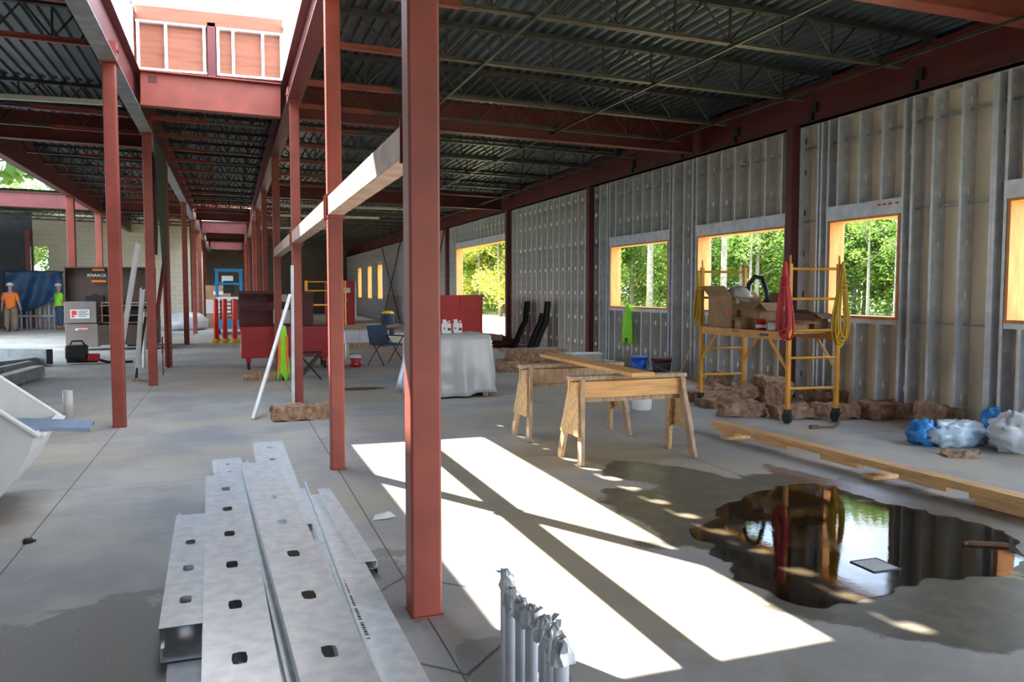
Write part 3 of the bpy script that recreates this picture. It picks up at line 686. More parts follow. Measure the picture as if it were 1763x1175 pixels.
p = at(118, 722); m = MB(); m.lathe([(.058, 0), (.058, .36), (.05, .36), (.05, .30), (0, .30)], 20, (0, 0, 0)); tag(m.build('standpipe', 'offwhite', None, True, loc=(p.x, p.y, 0)), 'short white plastic standpipe rising from the floor by the white tub', 'pipe')
m = MB()
def stack_member(px0, px1, z, wd, h, label):
    a, b = at(*px0, z), at(*px1, z); o = stud_surface(wd, h, .012, (a - b).length, []).build('dark_stud', 'galvdull', loc=b); orient(o, a - b); solid(o, .004); tag(o, label, 'steel stud', 'dark studs stacked at the picture edge'); return o
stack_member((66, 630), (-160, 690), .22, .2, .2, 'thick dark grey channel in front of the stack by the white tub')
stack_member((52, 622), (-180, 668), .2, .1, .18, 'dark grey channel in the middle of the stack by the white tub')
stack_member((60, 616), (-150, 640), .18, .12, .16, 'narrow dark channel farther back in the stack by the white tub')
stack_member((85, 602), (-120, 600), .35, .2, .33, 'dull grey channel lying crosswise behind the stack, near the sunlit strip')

# ================================================================ BROWN SITE CHEST, BLOWER, LADDER
p = at(112, 605); CH = thing('site_tool_chest', 'big brown steel tool chest with open lid and white sign', 'tool chest', (p.x + .02, p.y, 0), -.02)
w1 = .78; wt = 2.25; dp = .8
m = MB(); m.box(0, w1, 0, dp, .1, .72); m.build('lower_box', 'toolgrey', CH, bevel=.01)
m = MB(); m.box(-.01, w1 - .02, -.03, dp, .74, 1.30); m.build('upper_box', 'toolgrey', CH, bevel=.01)
m = MB(); m.box(w1, wt, 0, dp, .14, .2); m.box(w1, wt, dp - .03, dp, .2, 1.25); m.box(wt - .03, wt, 0, dp, .2, 1.15); m.box(w1, wt, .0, .03, .2, .68); m.build('body', 'toolbrown', CH)
for z in (.72, .92, 1.18): m = MB(); m.box(w1 + .01, wt - .03, .1, dp - .03, z, z + .025); m.build('shelf', 'toolgrey' if z < 1.1 else 'card', CH)
m = MB(); mm = M.Translation((0, dp, 1.28)) @ M.Rotation(-.12, 4, 'X'); m.box(-.12, wt - .1, -.02, .02, 0, .95, mm); m.box(-.12, -.08, -.25, 0, .02, .95, mm); m.box(-.12, wt - .1, -.25, 0, .91, .95, mm); m.build('lid', 'toolbrown', CH)
m = MB(); m.box(.14, .60, -.037, -.031, .86, 1.1); sg = m.build('sign', 'white', CH); m = MB(); m.box(.17, .29, -.041, -.036, .95, 1.07); m.box(.17, .23, -.041, -.036, .89, .94); m.build('red_mark', 'brightred', sg)
m = MB()
for i, l in enumerate((.24, .2, .25, .18)): m.box(.33, .33 + l, -.041, -.036, 1.05 - i * .045, 1.065 - i * .045)
m.build('print_line', 'ink', sg)
m = MB(); m.box(.24, .54, -.009, -.002, .54, .60); s2 = m.build('sticker', 'white', CH); m = MB(); m.box(.30, .54, -.012, -.008, .545, .575); m.build('red_band', 'brightred', s2)
def text(body, size, loc, rot, mt, parent, name='lettering', ext=.002):
    c = bpy.data.curves.new(name, 'FONT'); c.body = body; c.size = size; c.extrude = ext; c.align_x = 'CENTER'; c.resolution_u = 2; c.materials.append(MATS[mt])
    t0 = bpy.data.objects.new(name, c); me = bpy.data.meshes.new_from_object(t0); bpy.data.objects.remove(t0); return link(name, me, parent, 0, loc, rot)
text('KNAACK', .115, (.68, dp - .075, 1.98), (math.pi / 2 + .12, 0, 0), 'white', CH)
for z, l in ((2.16, .30), (1.85, .36)): m = MB(); m.box(.68 - l / 2 + .04, .68 + l / 2 + .04, 0, .004, 0, .055); m.build('orange_band', 'orange', CH, loc=(0, dp - .06 - .12 * (z - 1.98), z - .02))
for x in (.1, wt - .15):
    for y in (.1, dp - .1): m = MB(); m.tube([(x - .02, y, .06), (x + .02, y, .06)], .06, 12); m.box(x - .03, x + .03, y - .03, y + .03, .1, .14); m.build('caster', 'rubber', CH)
tool_lbl = ['black case of tools on the chest top shelf', 'dark drill box on the open chest shelf', 'small dark toolbox in the tool chest', 'coil of black hose at the chest shelf end']
for i, (x, z, l, h) in enumerate(((.45, 1.31, .45, .16), (1.1, 1.205, .3, .1), (.95, .945, .35, .12), (1.5, .945, .28, .14))):
    q = MB(); q.box(0, l, 0, .3, 0, h); q.box(l * .35, l * .65, .12, .16, h, h + .04); q.box(.02, .06, -.006, 0, h * .4, h * .7); tag(q.build('tool_case', 'black', loc=(CH.location.x + x, CH.location.y + .28, z), bevel=.01), tool_lbl[i], 'tool case')
p = at(118, 604); e = thing('cardboard_carton', 'brown carton with dark flaps standing past the tool chest by the ladder', 'carton', (at(213, 600).x, at(213, 600).y + .8, .0)); m = MB(); m.box(0, .75, 0, .7, 0, 1.0); m.build('box', 'toolbrown', e); m = MB(); m.box(-.02, .77, -.3, 0, 1.0, 1.02); m.build('flap', 'carddark', e)
p = at(142, 627); e = thing('air_compressor', 'small black compressor with red trim on the floor before the tool chest', 'compressor', (p.x, p.y, 0))
m = MB(); m.box(-.32, .1, -.12, .22, .1, .42); m.build('housing', 'black', e, bevel=.05)
m = MB(); m.tube([(-.3, .05, .12), (.3, .05, .12)], .1, 12); m.build('tank', 'joist', e, True)
m = MB(); m.tube([(-.25, .05, .4), (-.2, .05, .5), (.0, .05, .5), (.05, .05, .4)], .02, 8); m.build('handle', 'black', e, True)
m = MB(); m.box(.12, .34, -.12, .1, .06, .22); m.build('motor_cover', 'redpaint', e, bevel=.03)
m = MB(); m.tube([(.34, 0, .08), (.5, -.05, .03), (.75, .0, .02), (1.0, -.04, .02)], .03, 8); m.build('hose', 'black', e, True)
# pale studs propped against the column
def prop_stud(a, b, wd, label, mt_='white'):
    a, b = V(a), V(b); o = stud_surface(wd, .04, .01, (b - a).length, []).build('propped_stud', mt_, loc=a); orient(o, b - a, (-.3, -1, .2)); solid(o, .004); tag(o, label, 'steel stud', 'pale studs propped on the column'); return o
prop_stud(at(199, 655), V((-1.42, 14.62, 2.36)), .075, 'longest pale stud propped against the red column')
prop_stud(at(234, 655), V((-1.38, 14.66, 1.62)), .065, 'shorter pale stud propped on the column with its foot on a block')
prop_stud(at(246, 634), V((-1.40, 15.1, 1.25)), .06, 'pale stud propped behind the column, half hidden')
prop_stud(at(233, 654, .02), V((-1.40, 15.3, 1.15)), .03, 'thin dark strut beside the propped pale studs', 'joist')
p = at(235, 657); m = MB(); m.box(-.07, .07, -.06, .06, 0, .035); m.box(-.05, .05, -.04, .04, .035, .05); tag(m.build('foot_block', 'weather', loc=(p.x, p.y + .03, 0)), 'small wood block under the propped pale stud', 'block')
p = at(281, 646); m = MB(); m.lathe([(.01, 0), (.01, .4), (.016, .41), (.016, .72), (.0, .73)], 8); tag(m.build('marker_stake', 'red_shaded', loc=(p.x, p.y, 0)), 'thin reddish marker stake standing between the ladder row columns', 'stake')

# ================================================================ PEOPLE
def skinmesh(name, pts, edges, mt, parent, sub=2):
    me = bpy.data.meshes.new(name); me.from_pydata([p[:3] for p in pts], edges, []); me.materials.append(MATS[mt]); o = link(name, me, parent)
    sk = o.modifiers.new('skin', 'SKIN'); sk.use_smooth_shade = True
    for i, p in enumerate(pts): me.skin_vertices[0].data[i].radius = (p[3], p[4] if len(p) > 4 else p[3]); me.skin_vertices[0].data[i].use_root = i == 0
    s = o.modifiers.new('sub', 'SUBSURF'); s.levels = sub; s.render_levels = sub; return o
def worker(loc, rz, label, shirt, pants, hat, arms, h=1.8):
    e = thing('person', label, 'person', loc, rz); k = h / 1.8
    def q(*a): return tuple(v * k for v in a)
    L, Rr = arms
    body = [q(0, 0, .95, .12, .10), q(0, 0, 1.15, .13, .10), q(0, .0, 1.4, .15, .10), q(0, 0, 1.52, .06), q(0, -.01, 1.60, .06), q(0, -.015, 1.68, .085, .10), q(0, -.01, 1.76, .075, .09),
            q(-.19, 0, 1.42, .06), q(*L[0], .045), q(*L[1], .035), q(*L[2], .035), q(.19, 0, 1.42, .06), q(*Rr[0], .045), q(*Rr[1], .035), q(*Rr[2], .035),
            q(-.1, 0, .88, .09), q(-.12, -.02, .5, .065), q(-.13, .02, .1, .045), q(-.13, -.1, .04, .04), q(.1, 0, .88, .09), q(.12, -.02, .5, .065), q(.13, .02, .1, .045), q(.13, -.1, .04, .04)]
    ed = [(0, 1), (1, 2), (2, 3), (3, 4), (4, 5), (5, 6), (2, 7), (7, 8), (8, 9), (9, 10), (2, 11), (11, 12), (12, 13), (13, 14), (0, 15), (15, 16), (16, 17), (17, 18), (0, 19), (19, 20), (20, 21), (21, 22)]
    skinmesh('body', body, ed, 'skin', e)
    sh = [q(0, 0, .80, .19, .15), q(0, 0, .95, .20, .16), q(0, 0, 1.15, .205, .155), q(0, 0, 1.40, .21, .15), q(0, 0, 1.5, .09), q(-.2, 0, 1.42, .085), q(*[(a + b) / 2 for a, b in zip((-.2, 0, 1.42), L[0])], .08), q(*L[0], .075), q(.2, 0, 1.42, .085), q(*[(a + b) / 2 for a, b in zip((.2, 0, 1.42), Rr[0])], .08), q(*Rr[0], .075)]
    skinmesh('shirt', sh, [(0, 1), (1, 2), (2, 3), (3, 4), (3, 5), (5, 6), (6, 7), (3, 8), (8, 9), (9, 10)], shirt, e)
    tr = [q(0, 0, 1.0, .17, .13), q(-.11, 0, .85, .13), q(-.14, -.02, .5, .11), q(-.15, .02, .12, .095), q(.11, 0, .85, .13), q(.14, -.02, .5, .11), q(.15, .02, .12, .095)]
    skinmesh('trousers', tr, [(0, 1), (1, 2), (2, 3), (0, 4), (4, 5), (5, 6)], pants, e)
    for s in (-1, 1): m = MB(); m.box(s * .135 * k - .05, s * .135 * k + .05, -.19, .09, 0, .1); m.build('boot', 'carddark', e, bevel=.03)
    m = MB(); m.lathe([(.155, 1.735 * k), (.13, 1.745 * k), (.125, 1.79 * k), (.09, 1.845 * k), (0, 1.86 * k)], 16); m.build('hard_hat', hat, e, True)
    for arm in (L, Rr):                        # five fingers on each hand
        hx, hy, hz = (v * k for v in arm[2])
        m = MB()
        for i in range(4): m.tube([(hx, hy + (i - 1.5) * .018, hz), (hx, hy + (i - 1.5) * .02, hz - .05), (hx + .01, hy + (i - 1.5) * .02 - .01, hz - (.085, .095, .09, .075)[i])], .009, 6)
        m.tube([(hx, hy - .03, hz + .02), (hx, hy - .055, hz - .01), (hx, hy - .06, hz - .04)], .01, 6); m.build('fingers', 'skin', e)
p = at(20, 571); worker((p.x, p.y, 0), math.pi - .15, 'person in orange shirt and khaki trousers walking away beside the blue tarp', 'orange', 'khaki', 'white', (((-.27, .0, 1.15), (-.31, -.06, .92), (-.32, -.08, .84)), ((.27, 0, 1.15), (.31, -.04, .92), (.33, -.06, .84))), 1.86)
p = at(103, 568); worker((p.x, p.y, 0), math.pi / 2 + .5, 'person in lime shirt and jeans standing half behind the brown tool chest', 'hivis', 'denim', 'offwhite', (((-.27, .0, 1.15), (-.20, -.2, 1.0), (-.16, -.27, 1.02)), ((.27, 0, 1.15), (.2, -.2, 1.02), (.12, -.27, 1.05))), 1.84)

# ================================================================ BLUE TARP OVER UPRIGHT PIPES
a = atY(12, 540, 38.5); b = atY(86, 540, 38.5)
e = thing('pipe_rack', 'rack of upright grey pipes standing under the blue tarp', 'rack', (a.x, 38.6, 0))
for i in range(11): m = MB(); m.lathe([(.045, 0), (.045, 1.7 + .1 * (i % 3))], 8, (.15 + i * .17, (i % 2) * .15, 0)); m.build('pipe', 'greypipe', e, True)
m = MB(); m.box(.05, 2.05, -.08, -.05, .5, .58); m.build('rail', 'galvdull', e)
m = MB(); nx, nz = 22, 14; ids = []
for j in range(nz + 1):
    for i in range(nx + 1):
        u, v_ = i / nx, j / nz; x = -.05 + 2.15 * u + .12 * v_ * (u > .8); z = 2.42 - v_ * (1.45 + .25 * math.sin(u * 5)) - (.12 if u > .93 else 0); yy = -.16 - .22 * v_ * .4 + .10 * math.sin(u * 17 + v_ * 4) * (v_ + .2) + .06 * mnoise.noise(V((u * 6, v_ * 6, 2)))
        m.v.append((x, yy, z))
for j in range(nz):
    for i in range(nx): a0 = j * (nx + 1) + i; m.f.append((a0, a0 + 1, a0 + nx + 2, a0 + nx + 1))
base = len(m.v); m.v += [(-.05 + 2.15 * i / nx, .55, 2.42) for i in range(nx + 1)]
for i in range(nx): m.f.append((base + i, base + i + 1, i + 1, i))
tag(solid(m.build('blue_tarp', 'tarp', None, True, loc=(a.x, 38.5, 0)), .006), 'dark blue tarp draped over a rack by the back wall', 'tarp')

# ================================================================ RED SITE CHEST GROUP IN THE PASSAGE
p = at(425, 640); q2 = at(555, 625); e = thing('red_tool_chest', 'dark red steel tool chest on casters with its lid raised', 'tool chest', (.18, 17.1, 0), .0)
RW = 1.78
m = MB(); m.box(0, RW, 0, .75, .24, .86); m.build('body', 'redpaint', e, bevel=.015)
m = MB(); m.box(-.015, RW + .015, -.02, .77, .80, .87); m.build('rim', 'redpaint', e)
m = MB(); mm = M.Translation((0, .73, .87)); m.box(-.03, RW - .3, -.02, .04, 0, .72, mm); m.box(-.03, RW - .3, -.34, .04, .66, .70, mm); m.box(-.03, 0, -.34, .0, .0, .68, mm); m.build('lid', 'darkred', e)
m = MB(); m.box(-.02, RW - .31, .36, .40, 1.30, 1.34); m.build('lid_bar', 'darkred', e)
for x0, x1, z0, z1 in ((.66, .93, 1.37, 1.52), (.64, .98, .92, 1.20)): m = MB(); m.box(x0, x1, .345, .355, z0, z1); m.build('label_sheet', 'paletray', e)
m = MB(); m.box(-.008, .0, .06, .2, .35, .62); m.build('sticker', 'white', e)
for x in (.14, RW - .14):
    for y in (.1, .65): m = MB(); m.box(x - .05, x + .05, y - .05, y + .05, .15, .24); c_ = m.build('caster_fork', 'redpaint', e); m = MB(); m.tube([(x - .025, y, .08), (x + .025, y, .08)], .08, 14); m.build('wheel', 'rubber', c_)
# boards leaning on the third column
m = MB(); m.bar(at(435, 724), V((.78, 11.72, 1.52)), .10, .04, (1, 0, 0)); tag(m.build('white_board', 'white', bevel=.004), 'long white board leaning diagonally against the red column', 'board')
o = stud_surface(.09, .035, .01, 1.95, []).build('upright_stud', 'galvstud', loc=(.78, 11.66, 0)); orient(o, (0.01, .03, 1), (-1, 0, 0)); solid(o, .003); tag(o, 'grey steel stud standing upright against the red column', 'steel stud')
# hi-vis vest hung on a nail of the column behind
def garment(name, label, top, wd, hgt, col, stripe=None, seed=1, nrm=(0, -1, 0), flare=.2):
    e = thing(name, label, 'garment', top); nx, nz = 10, 16; m = MB(); ax_ = V(nrm).cross(V((0, 0, 1))).normalized(); nr = V(nrm)
    pts = {}
    for sd in (0, 1):
        for j in range(nz + 1):
            for i in range(nx + 1):
                u, v_ = i / nx - .5, j / nz; ww = wd * (.45 + .55 * min(1, v_ * 3)) * (1 + flare * math.sin(v_ * 4 + seed))
                d = (.02 + .035 * math.cos(u * math.pi)) * (1 if sd == 0 else -.2) + .03 * math.sin(u * 19 + seed + v_ * 2) * v_
                edge = 0 if 0 < i < nx else 0
                z = -hgt * v_ * (1 + .08 * math.sin(u * 9 + seed)); pts[sd, j, i] = len(m.v); m.v.append(tuple(ax_ * (u * ww) + nr * d + V((0, 0, z))))
        for j in range(nz):
            for i in range(nx): f = (pts[sd, j, i], pts[sd, j, i + 1], pts[sd, j + 1, i + 1], pts[sd, j + 1, i]); m.f.append(f if sd else f[::-1])
    o = solid(m.build('cloth', col, e, True), .006)
    if stripe:
        m = MB(); 
        for sx in (-.32, .32): 
            a = [tuple(ax_ * (sx * wd + dx) + nr * (.055 + .02 * math.sin(t * 6)) + V((0, 0, -hgt * t))) for t in [k / 10 for k in range(2, 10)] for dx in (-.02, .02)]
            o_ = len(m.v); m.v += a
            for k in range(7): m.f.append((o_ + 2 * k, o_ + 2 * k + 1, o_ + 2 * k + 3, o_ + 2 * k + 2))
        solid(m.build('stripe', stripe, e), .004)
    return e
garment('safety_vest', 'lime and orange safety vest hanging by the red tool chest', V((.86, 14.9, .98)), .20, .92, 'hivis', 'orange', 3)
m = MB(); m.bar((.86, 15.0, 0), (.86, 15.0, 1.0), .03, .03); tag(m.build('vest_post', 'joist'), 'thin dark post holding the safety vest upright', 'post')
p = at(540, 655); e = thing('folding_stool', 'small black folding stool with crossed legs beside the red tool chest', 'stool', (p.x - .05, p.y + .2, 0))
for y in (-.15, .15):
    for s in (-1, 1): m = MB(); m.tube([(s * .2, y, 0), (-s * .2, y, .48)], .014, 8); m.build('leg', 'black', e)
m = MB(); m.box(-.22, .22, -.18, .18, .47, .49); m.build('seat', 'black', e)

# ================================================================ INSULATION CHUNKS
def chunk(label, loc, l, w_, h, rz=0, seed=0, tilt=(0, 0), amp=.04, name='insulation_block', group='brown insulation chunks'):
    n = [max(3, int(l / .06)), max(3, int(w_ / .06)), max(2, int(h / .05))]; m = MB(); idx = {}
    def vid(i, j, k):
        if (i, j, k) not in idx:
            p = V((l * (i / n[0] - .5), w_ * (j / n[1] - .5), h * k / n[2])); q = p * 7 + V((seed * 3.1, seed, 0))
            d = mnoise.noise_vector(q) * amp + mnoise.noise_vector(q * 2.7) * amp * .5
            idx[i, j, k] = len(m.v); pz = p + d; m.v.append((pz.x, pz.y, max(0, pz.z)))
        return idx[i, j, k]
    for a, b, cax in ((0, 1, 2), (1, 2, 0), (2, 0, 1)):
        for side in (0, 1):
            for i in range(n[a]):
                for j in range(n[b]):
                    f = []
                    for di, dj in ((0, 0), (1, 0), (1, 1), (0, 1)):
                        t = [0, 0, 0]; t[a] = i + di; t[b] = j + dj; t[cax] = side * n[cax]; f.append(vid(*t))
                    m.f.append(tuple(f) if side else tuple(f[::-1]))
    o = m.build(name, 'wool', loc=loc); o.rotation_euler = (tilt[0], tilt[1], rz); tag(o, label, 'insulation', group); return o
p = at(530, 724); chunk('long brown insulation block on the floor at the foot of the lit columns', (p.x, p.y + .14, 0), .85, .28, .17, .1, 1)
p = at(432, 655); chunk('pale brown insulation lump in front of the red tool chest', (p.x + .1, p.y, 0), .45, .35, .13, .2, 2); p = at(458, 656); chunk('dark brown insulation lump under the leaning white board', (p.x + .05, p.y, 0), .3, .3, .14, .6, 3)
p = at(620, 670); m = MB(); m.lathe([(.42, 0), (.3, .012), (.12, .02), (0, .022)], 16); o = m.build('mud_patch', 'debris', loc=(p.x, p.y, 0)); o.scale = (1, .45, 1); tag(o, 'dark flat mud patch on the floor beyond the slim lit column', 'mud')
# heap behind the sawhorses
for i, (px, py, l, w_, h, rz, z, lb) in enumerate(((905, 640, 1.05, .6, .22, .1, 0, 'bottom insulation slab of the heap behind the sawhorse'), (915, 640, .95, .6, .16, -.05, .21, 'middle insulation slab of the heap behind the sawhorse'), (918, 640, 1.25, .6, .07, .0, .36, 'thin top sheet on the insulation heap behind the sawhorse'))):
    p = at(px, py); chunk(lb, (p.x + .1, p.y + .3, z), l, w_, h, rz, 10 + i, (0, 0), .025)

# ================================================================ DRAPED WORK TABLE AND NEIGHBOURS
TX0, TX1, TY0, TY1, TZ = 2.60, 3.70, 11.75, 12.65, .92
e = thing('work_table', 'work table hidden under translucent plastic sheeting', 'table', (TX0, TY0, 0))
m = MB(); m.box(0, TX1 - TX0, 0, TY1 - TY0, TZ - .05, TZ); m.build('top', 'osb', e)
for x in (.06, TX1 - TX0 - .06):
    for y in (.06, TY1 - TY0 - .06): m = MB(); m.box(x - .04, x + .04, y - .04, y + .04, 0, TZ - .05); m.build('leg', 'weather', e)
m = MB(); m.box(TX1 - TX0 - .05, TX1 - TX0 + .32, .35, .9, TZ - .10, TZ - .02); m.build('end_board', 'debris', e)
def drape(name, label, x0, x1, y0, y1, z, mt, seed, bottom=.02, flare=.12, n=64, rows=12, cat='plastic sheet'):
    m = MB(); per = []; 
    for k in range(n):
        t = 4 * k / n; s = int(t); f = t - s; per.append(((x0 + (x1 - x0) * f, y0), (x1, y0 + (y1 - y0) * f), (x1 - (x1 - x0) * f, y1), (x0, y1 - (y1 - y0) * f))[s])
    cx, cy = (x0 + x1) / 2, (y0 + y1) / 2; rings = []
    for j in range(rows + 1):
        v_ = j / rows; pts = []
        for k, (x, y) in enumerate(per):
            d = V((x - cx, y - cy, 0)).normalized(); wv = math.sin(k * 1.35 + seed) * .035 + mnoise.noise(V((k * .4, v_ * 3, seed))) * .07
            r = flare * v_ + wv * v_ + .02; b = bottom + .05 * max(0, math.sin(k * .5 + seed))
            pts.append((x + d.x * r, y + d.y * r, z + .01 - (z - b) * v_ + (.015 * math.sin(k) if j == 0 else 0)))
        rings.append(m.ring(pts))
    for a, b in zip(rings, rings[1:]): m.skin(b, a)
    ctr = m.ring([(cx + (x - cx) * .4, cy + (y - cy) * .4, z + .012) for x, y in per]); m.skin(rings[0], ctr); m.f.append(tuple(ctr))
    return tag(solid(m.build(name, mt, None, True), .004), label, cat)
drape('plastic_sheet', 'whitish plastic sheet draped over the work table to the floor', TX0, TX1, TY0, TY1, TZ, 'film', 1.0)
for i, (px, lb) in enumerate(((767, 'white jug standing beside the red column on the draped table'), (786, 'white jug with dark print toward the middle of the draped table'))):
    p = atY(px, 575, 12.2); e = thing('jug', lb, 'jug', (p.x, 12.15, TZ + .016), 0, 'jugs on the draped table')
    m = MB(); m.box(-.07, .07, -.05, .05, 0, .16); m.build('body', 'white', e, bevel=.02); m = MB(); m.lathe([(.03, .15), (.025, .19), (.03, .19), (.03, .22), (0, .22)], 12, (-.03, 0, 0)); m.build('cap', 'white', e)
    m = MB(); m.tube([(.0, 0, .17), (.05, 0, .2), (.065, 0, .12)], .01, 6); m.build('handle', 'white', e); m = MB(); m.box(.01, .055, -.056, -.05, .05, .09); m.box(-.05, -.035, -.056, -.05, .07, .1); m.build('print', 'darkred', e)
# red hopper in front of the opening
e = thing('dump_hopper', 'bright red open steel hopper in front of the big wall opening', 'hopper', (4.7, 21.2, 0), -.05)
m = MB(); t = .03; HW, HD, HH = 1.75, 1.6, 1.48
for bxx in ((0, HW, 0, t, .35, HH), (0, t, 0, HD, .35, HH), (HW - t, HW, 0, HD, .35, HH), (0, HW, HD - t, HD, .35, HH - .1), (0, HW, 0, HD, .35, .4)): m.box(*bxx)
m.build('bin', 'brightred', e)
m = MB(); m.box(-.04, HW + .04, -.05, .03, HH - .06, HH); m.box(-.05, .03, 0, HD, HH - .06, HH); m.box(HW - .03, HW + .05, 0, HD, HH - .06, HH); m.build('rim', 'brightred', e)
for x in (.55, 1.15): m = MB(); m.box(x - .03, x + .03, -.05, 0, .35, HH - .06); m.build('rib', 'brightred', e)
m = MB(); m.box(.1, .3, .1, 1.5, .05, .35); m.box(HW - .3, HW - .1, .1, 1.5, .05, .35); m.build('fork_channel', 'darkred', e)
for x in (.2, HW - .2): m = MB(); m.tube([(x - .04, .2, .08), (x + .04, .2, .08)], .08, 12); m.tube([(x - .04, 1.4, .08), (x + .04, 1.4, .08)], .08, 12); m.build('wheel', 'rubber', e)
# wrapped pallet, chair, cooler, standpipes, bin, cabinet
p = at(590, 598); e = thing('wrapped_pallet', 'low pallet of goods wrapped in white film in the middle of the hall', 'pallet', (2.95, 22.8, 0), -.05)
m = MB(); m.box(0, 1.25, 0, 1.1, .13, .50); m.build('load', 'bagwhite', e, bevel=.04)
m = MB(); 
for y in (.0, .5, 1.0): m.box(0, 1.2, y, y + .1, 0, .1)
m.box(0, 1.2, 0, 1.1, .1, .13); m.build('pallet_base', 'weather', e)
for x in (.42, .83): m = MB(); m.box(x - .01, x + .01, -.006, 0, .13, .5); m.build('strap', 'greypipe', e)
m = MB(); m.box(.0, 1.6, .9, 1.6, .51, .57); m.build('cover_board', 'osb', e)
p = at(598, 618); m = MB(); m.lathe([(.05, 0), (.05, .38), (.042, .38), (.042, .33), (0, .33)], 16); tag(m.build('standpipe', 'offwhite', None, True, loc=(p.x, p.y, 0)), 'short white standpipe before the film wrapped pallet', 'pipe')
p = at(612, 632); e = thing('drink_cooler', 'small red round drink cooler with white lid on the hall floor', 'cooler', (p.x, p.y, 0))
m = MB(); m.lathe([(.11, 0), (.125, .03), (.125, .18), (.12, .19)], 18); m.build('body', 'redpaint', e, True); m = MB(); m.lathe([(.128, .19), (.13, .23), (.09, .26), (0, .265)], 18); m.build('lid', 'white', e, True); m = MB(); m.tube([(-.13, 0, .17), (-.12, -.06, .1), (0, -.13, .07), (.12, -.06, .1), (.13, 0, .17)], .008, 6); m.build('handle', 'white', e)
p = at(665, 628); e = thing('camp_chair', 'dark folding camp chair beyond the big red column', 'chair', (p.x, p.y, 0), .5)
m = MB(); m.box(-.25, .25, -.25, .22, .42, .46); m.build('seat', 'denim', e, bevel=.015); m = MB(); mm = M.Translation((0, .22, .44)) @ M.Rotation(-.25, 4, 'X'); m.box(-.26, .26, -.015, .015, 0, .42, mm); m.build('backrest', 'denim', e)
for s in (-1, 1):
    for a, b in (((s * .28, -.28, 0), (s * .24, .25, .6)), ((s * .28, .28, 0), (s * .26, -.26, .62))): m = MB(); m.tube([a, b], .012, 7); m.build('leg', 'black', e)
    m = MB(); m.box(s * .27 - .035, s * .27 + .035, -.3, .25, .61, .63); m.build('armrest', 'black', e)
p = at(668, 577); e = thing('dark_bin', 'dark blue bin with yellow rag on top far down the hall', 'bin', (p.x, p.y, 0)); m = MB(); m.lathe([(.22, 0), (.27, .75), (.29, .78), (.0, .76)], 18); m.build('bin', 'bindark', e, True); m = MB(); m.lathe([(.25, .76), (.2, .84), (.08, .88), (0, .88)], 10); m.build('rag', 'cordyel', e)
e = thing('red_cabinet', 'tall red storage cabinet with white notice far down the hall', 'cabinet', (4.15, 38.6, 0), -.1)
m = MB(); m.box(0, 1.35, 0, 1.2, .0, 2.05); m.build('body', 'redpaint', e, bevel=.02); m = MB(); m.box(1.36, 1.42, .0, .9, .3, 2.02); m.build('door', 'white', e); m = MB(); m.box(.78, 1.15, -.01, -.002, 1.5, 1.72); m.build('notice', 'white', e); m = MB(); m.box(.9, 1.0, -.03, 0, 1.1, 1.14); m.build('handle', 'galv', e)
e = thing('far_scaffold', 'small yellow scaffold standing far back behind the red tool chest', 'scaffold', (2.85, 33.0, 0))
for x in (0, 1.5):
    for y in (0, .7): m = MB(); m.tube([(x, y, .0), (x, y, 2.0)], .03, 7); m.build('post', 'yellow', e)
    for z in (.4, .8, 1.3, 1.6, 1.95): m = MB(); m.tube([(x, 0, z), (x, .7, z)], .02, 6); m.build('rung', 'yellow', e)
m = MB(); m.box(0, 1.5, 0, .7, 1.0, 1.06); m.build('platform', 'yellow', e)
for z in (1.6, 1.95): m = MB(); m.tube([(0, 0, z), (1.5, 0, z)], .022, 6); m.build('guard_rail', 'yellow', e)
# scissor lift and posts
e = thing('scissor_lift', 'blue scissor lift with raised rails at the end of the passage', 'lift', (-.5, 31.4, 0))
m = MB(); m.box(-.05, .95, 0, 1.8, .2, .55); m.build('chassis', 'liftblue', e, bevel=.02)
for s in (0, .82):
    for y in (.2, 1.4): m = MB(); m.tube([(s, y, .18), (s + .12, y, .18)], .18, 14); m.build('wheel', 'rubber', e)
for k in range(5):
    z = .55 + k * .14; m = MB(); m.bar((.15, .1, z), (.15, 1.6, z + .14), .05, .06); m.bar((.75, 1.6, z), (.75, .1, z + .14), .05, .06); m.bar((.1, .1, z + .07), (.8, .1, z + .07), .05, .05); m.build('scissor_arm', 'joist', e)
m = MB(); m.box(0, .9, 0, 1.75, 1.28, 1.36); m.build('platform', 'white', e)
for x, y in ((0.03, 0), (.87, 0), (.03, 1.7), (.87, 1.7)): m = MB(); m.bar((x, y, 1.36), (x, y, 2.35), .09, .09); m.build('guard_post', 'liftblue', e)
for z in (1.85, 2.35):
    for a, b in (((0, 0, z), (.9, 0, z)), ((0, 1.7, z), (.9, 1.7, z)), ((0, 0, z), (0, 1.7, z)), ((.9, 0, z), (.9, 1.7, z))): m = MB(); m.bar(a, b, .08, .08); m.build('guard_rail', 'liftblue', e)
m = MB(); m.box(.25, .62, .05, .3, 1.5, 1.95); m.build('control_box', 'black', e); m = MB(); m.box(.2, .6, .9, 1.0, 1.7, 2.15); m.build('panel', 'white', e)
for i, (px, lb) in enumerate(((373, 'orange red bollard post on the ladder side of the blue lift'), (388, 'orange red bollard post right in front of the blue lift'), (405, 'orange red bollard post on the red chest side of the lift'))):
    p = at(px, 590); e = thing('bollard', lb, 'bollard', (p.x, p.y, 0), 0, 'bollards before the lift'); m = MB(); m.lathe([(.075, 0), (.075, 1.3), (.05, 1.34), (0, 1.35)], 14); m.build('post', 'brightred', e, True); m = MB(); m.lathe([(.24, 0), (.2, .05), (.1, .12)], 12); m.build('foot_weeds', 'cordyel', e)
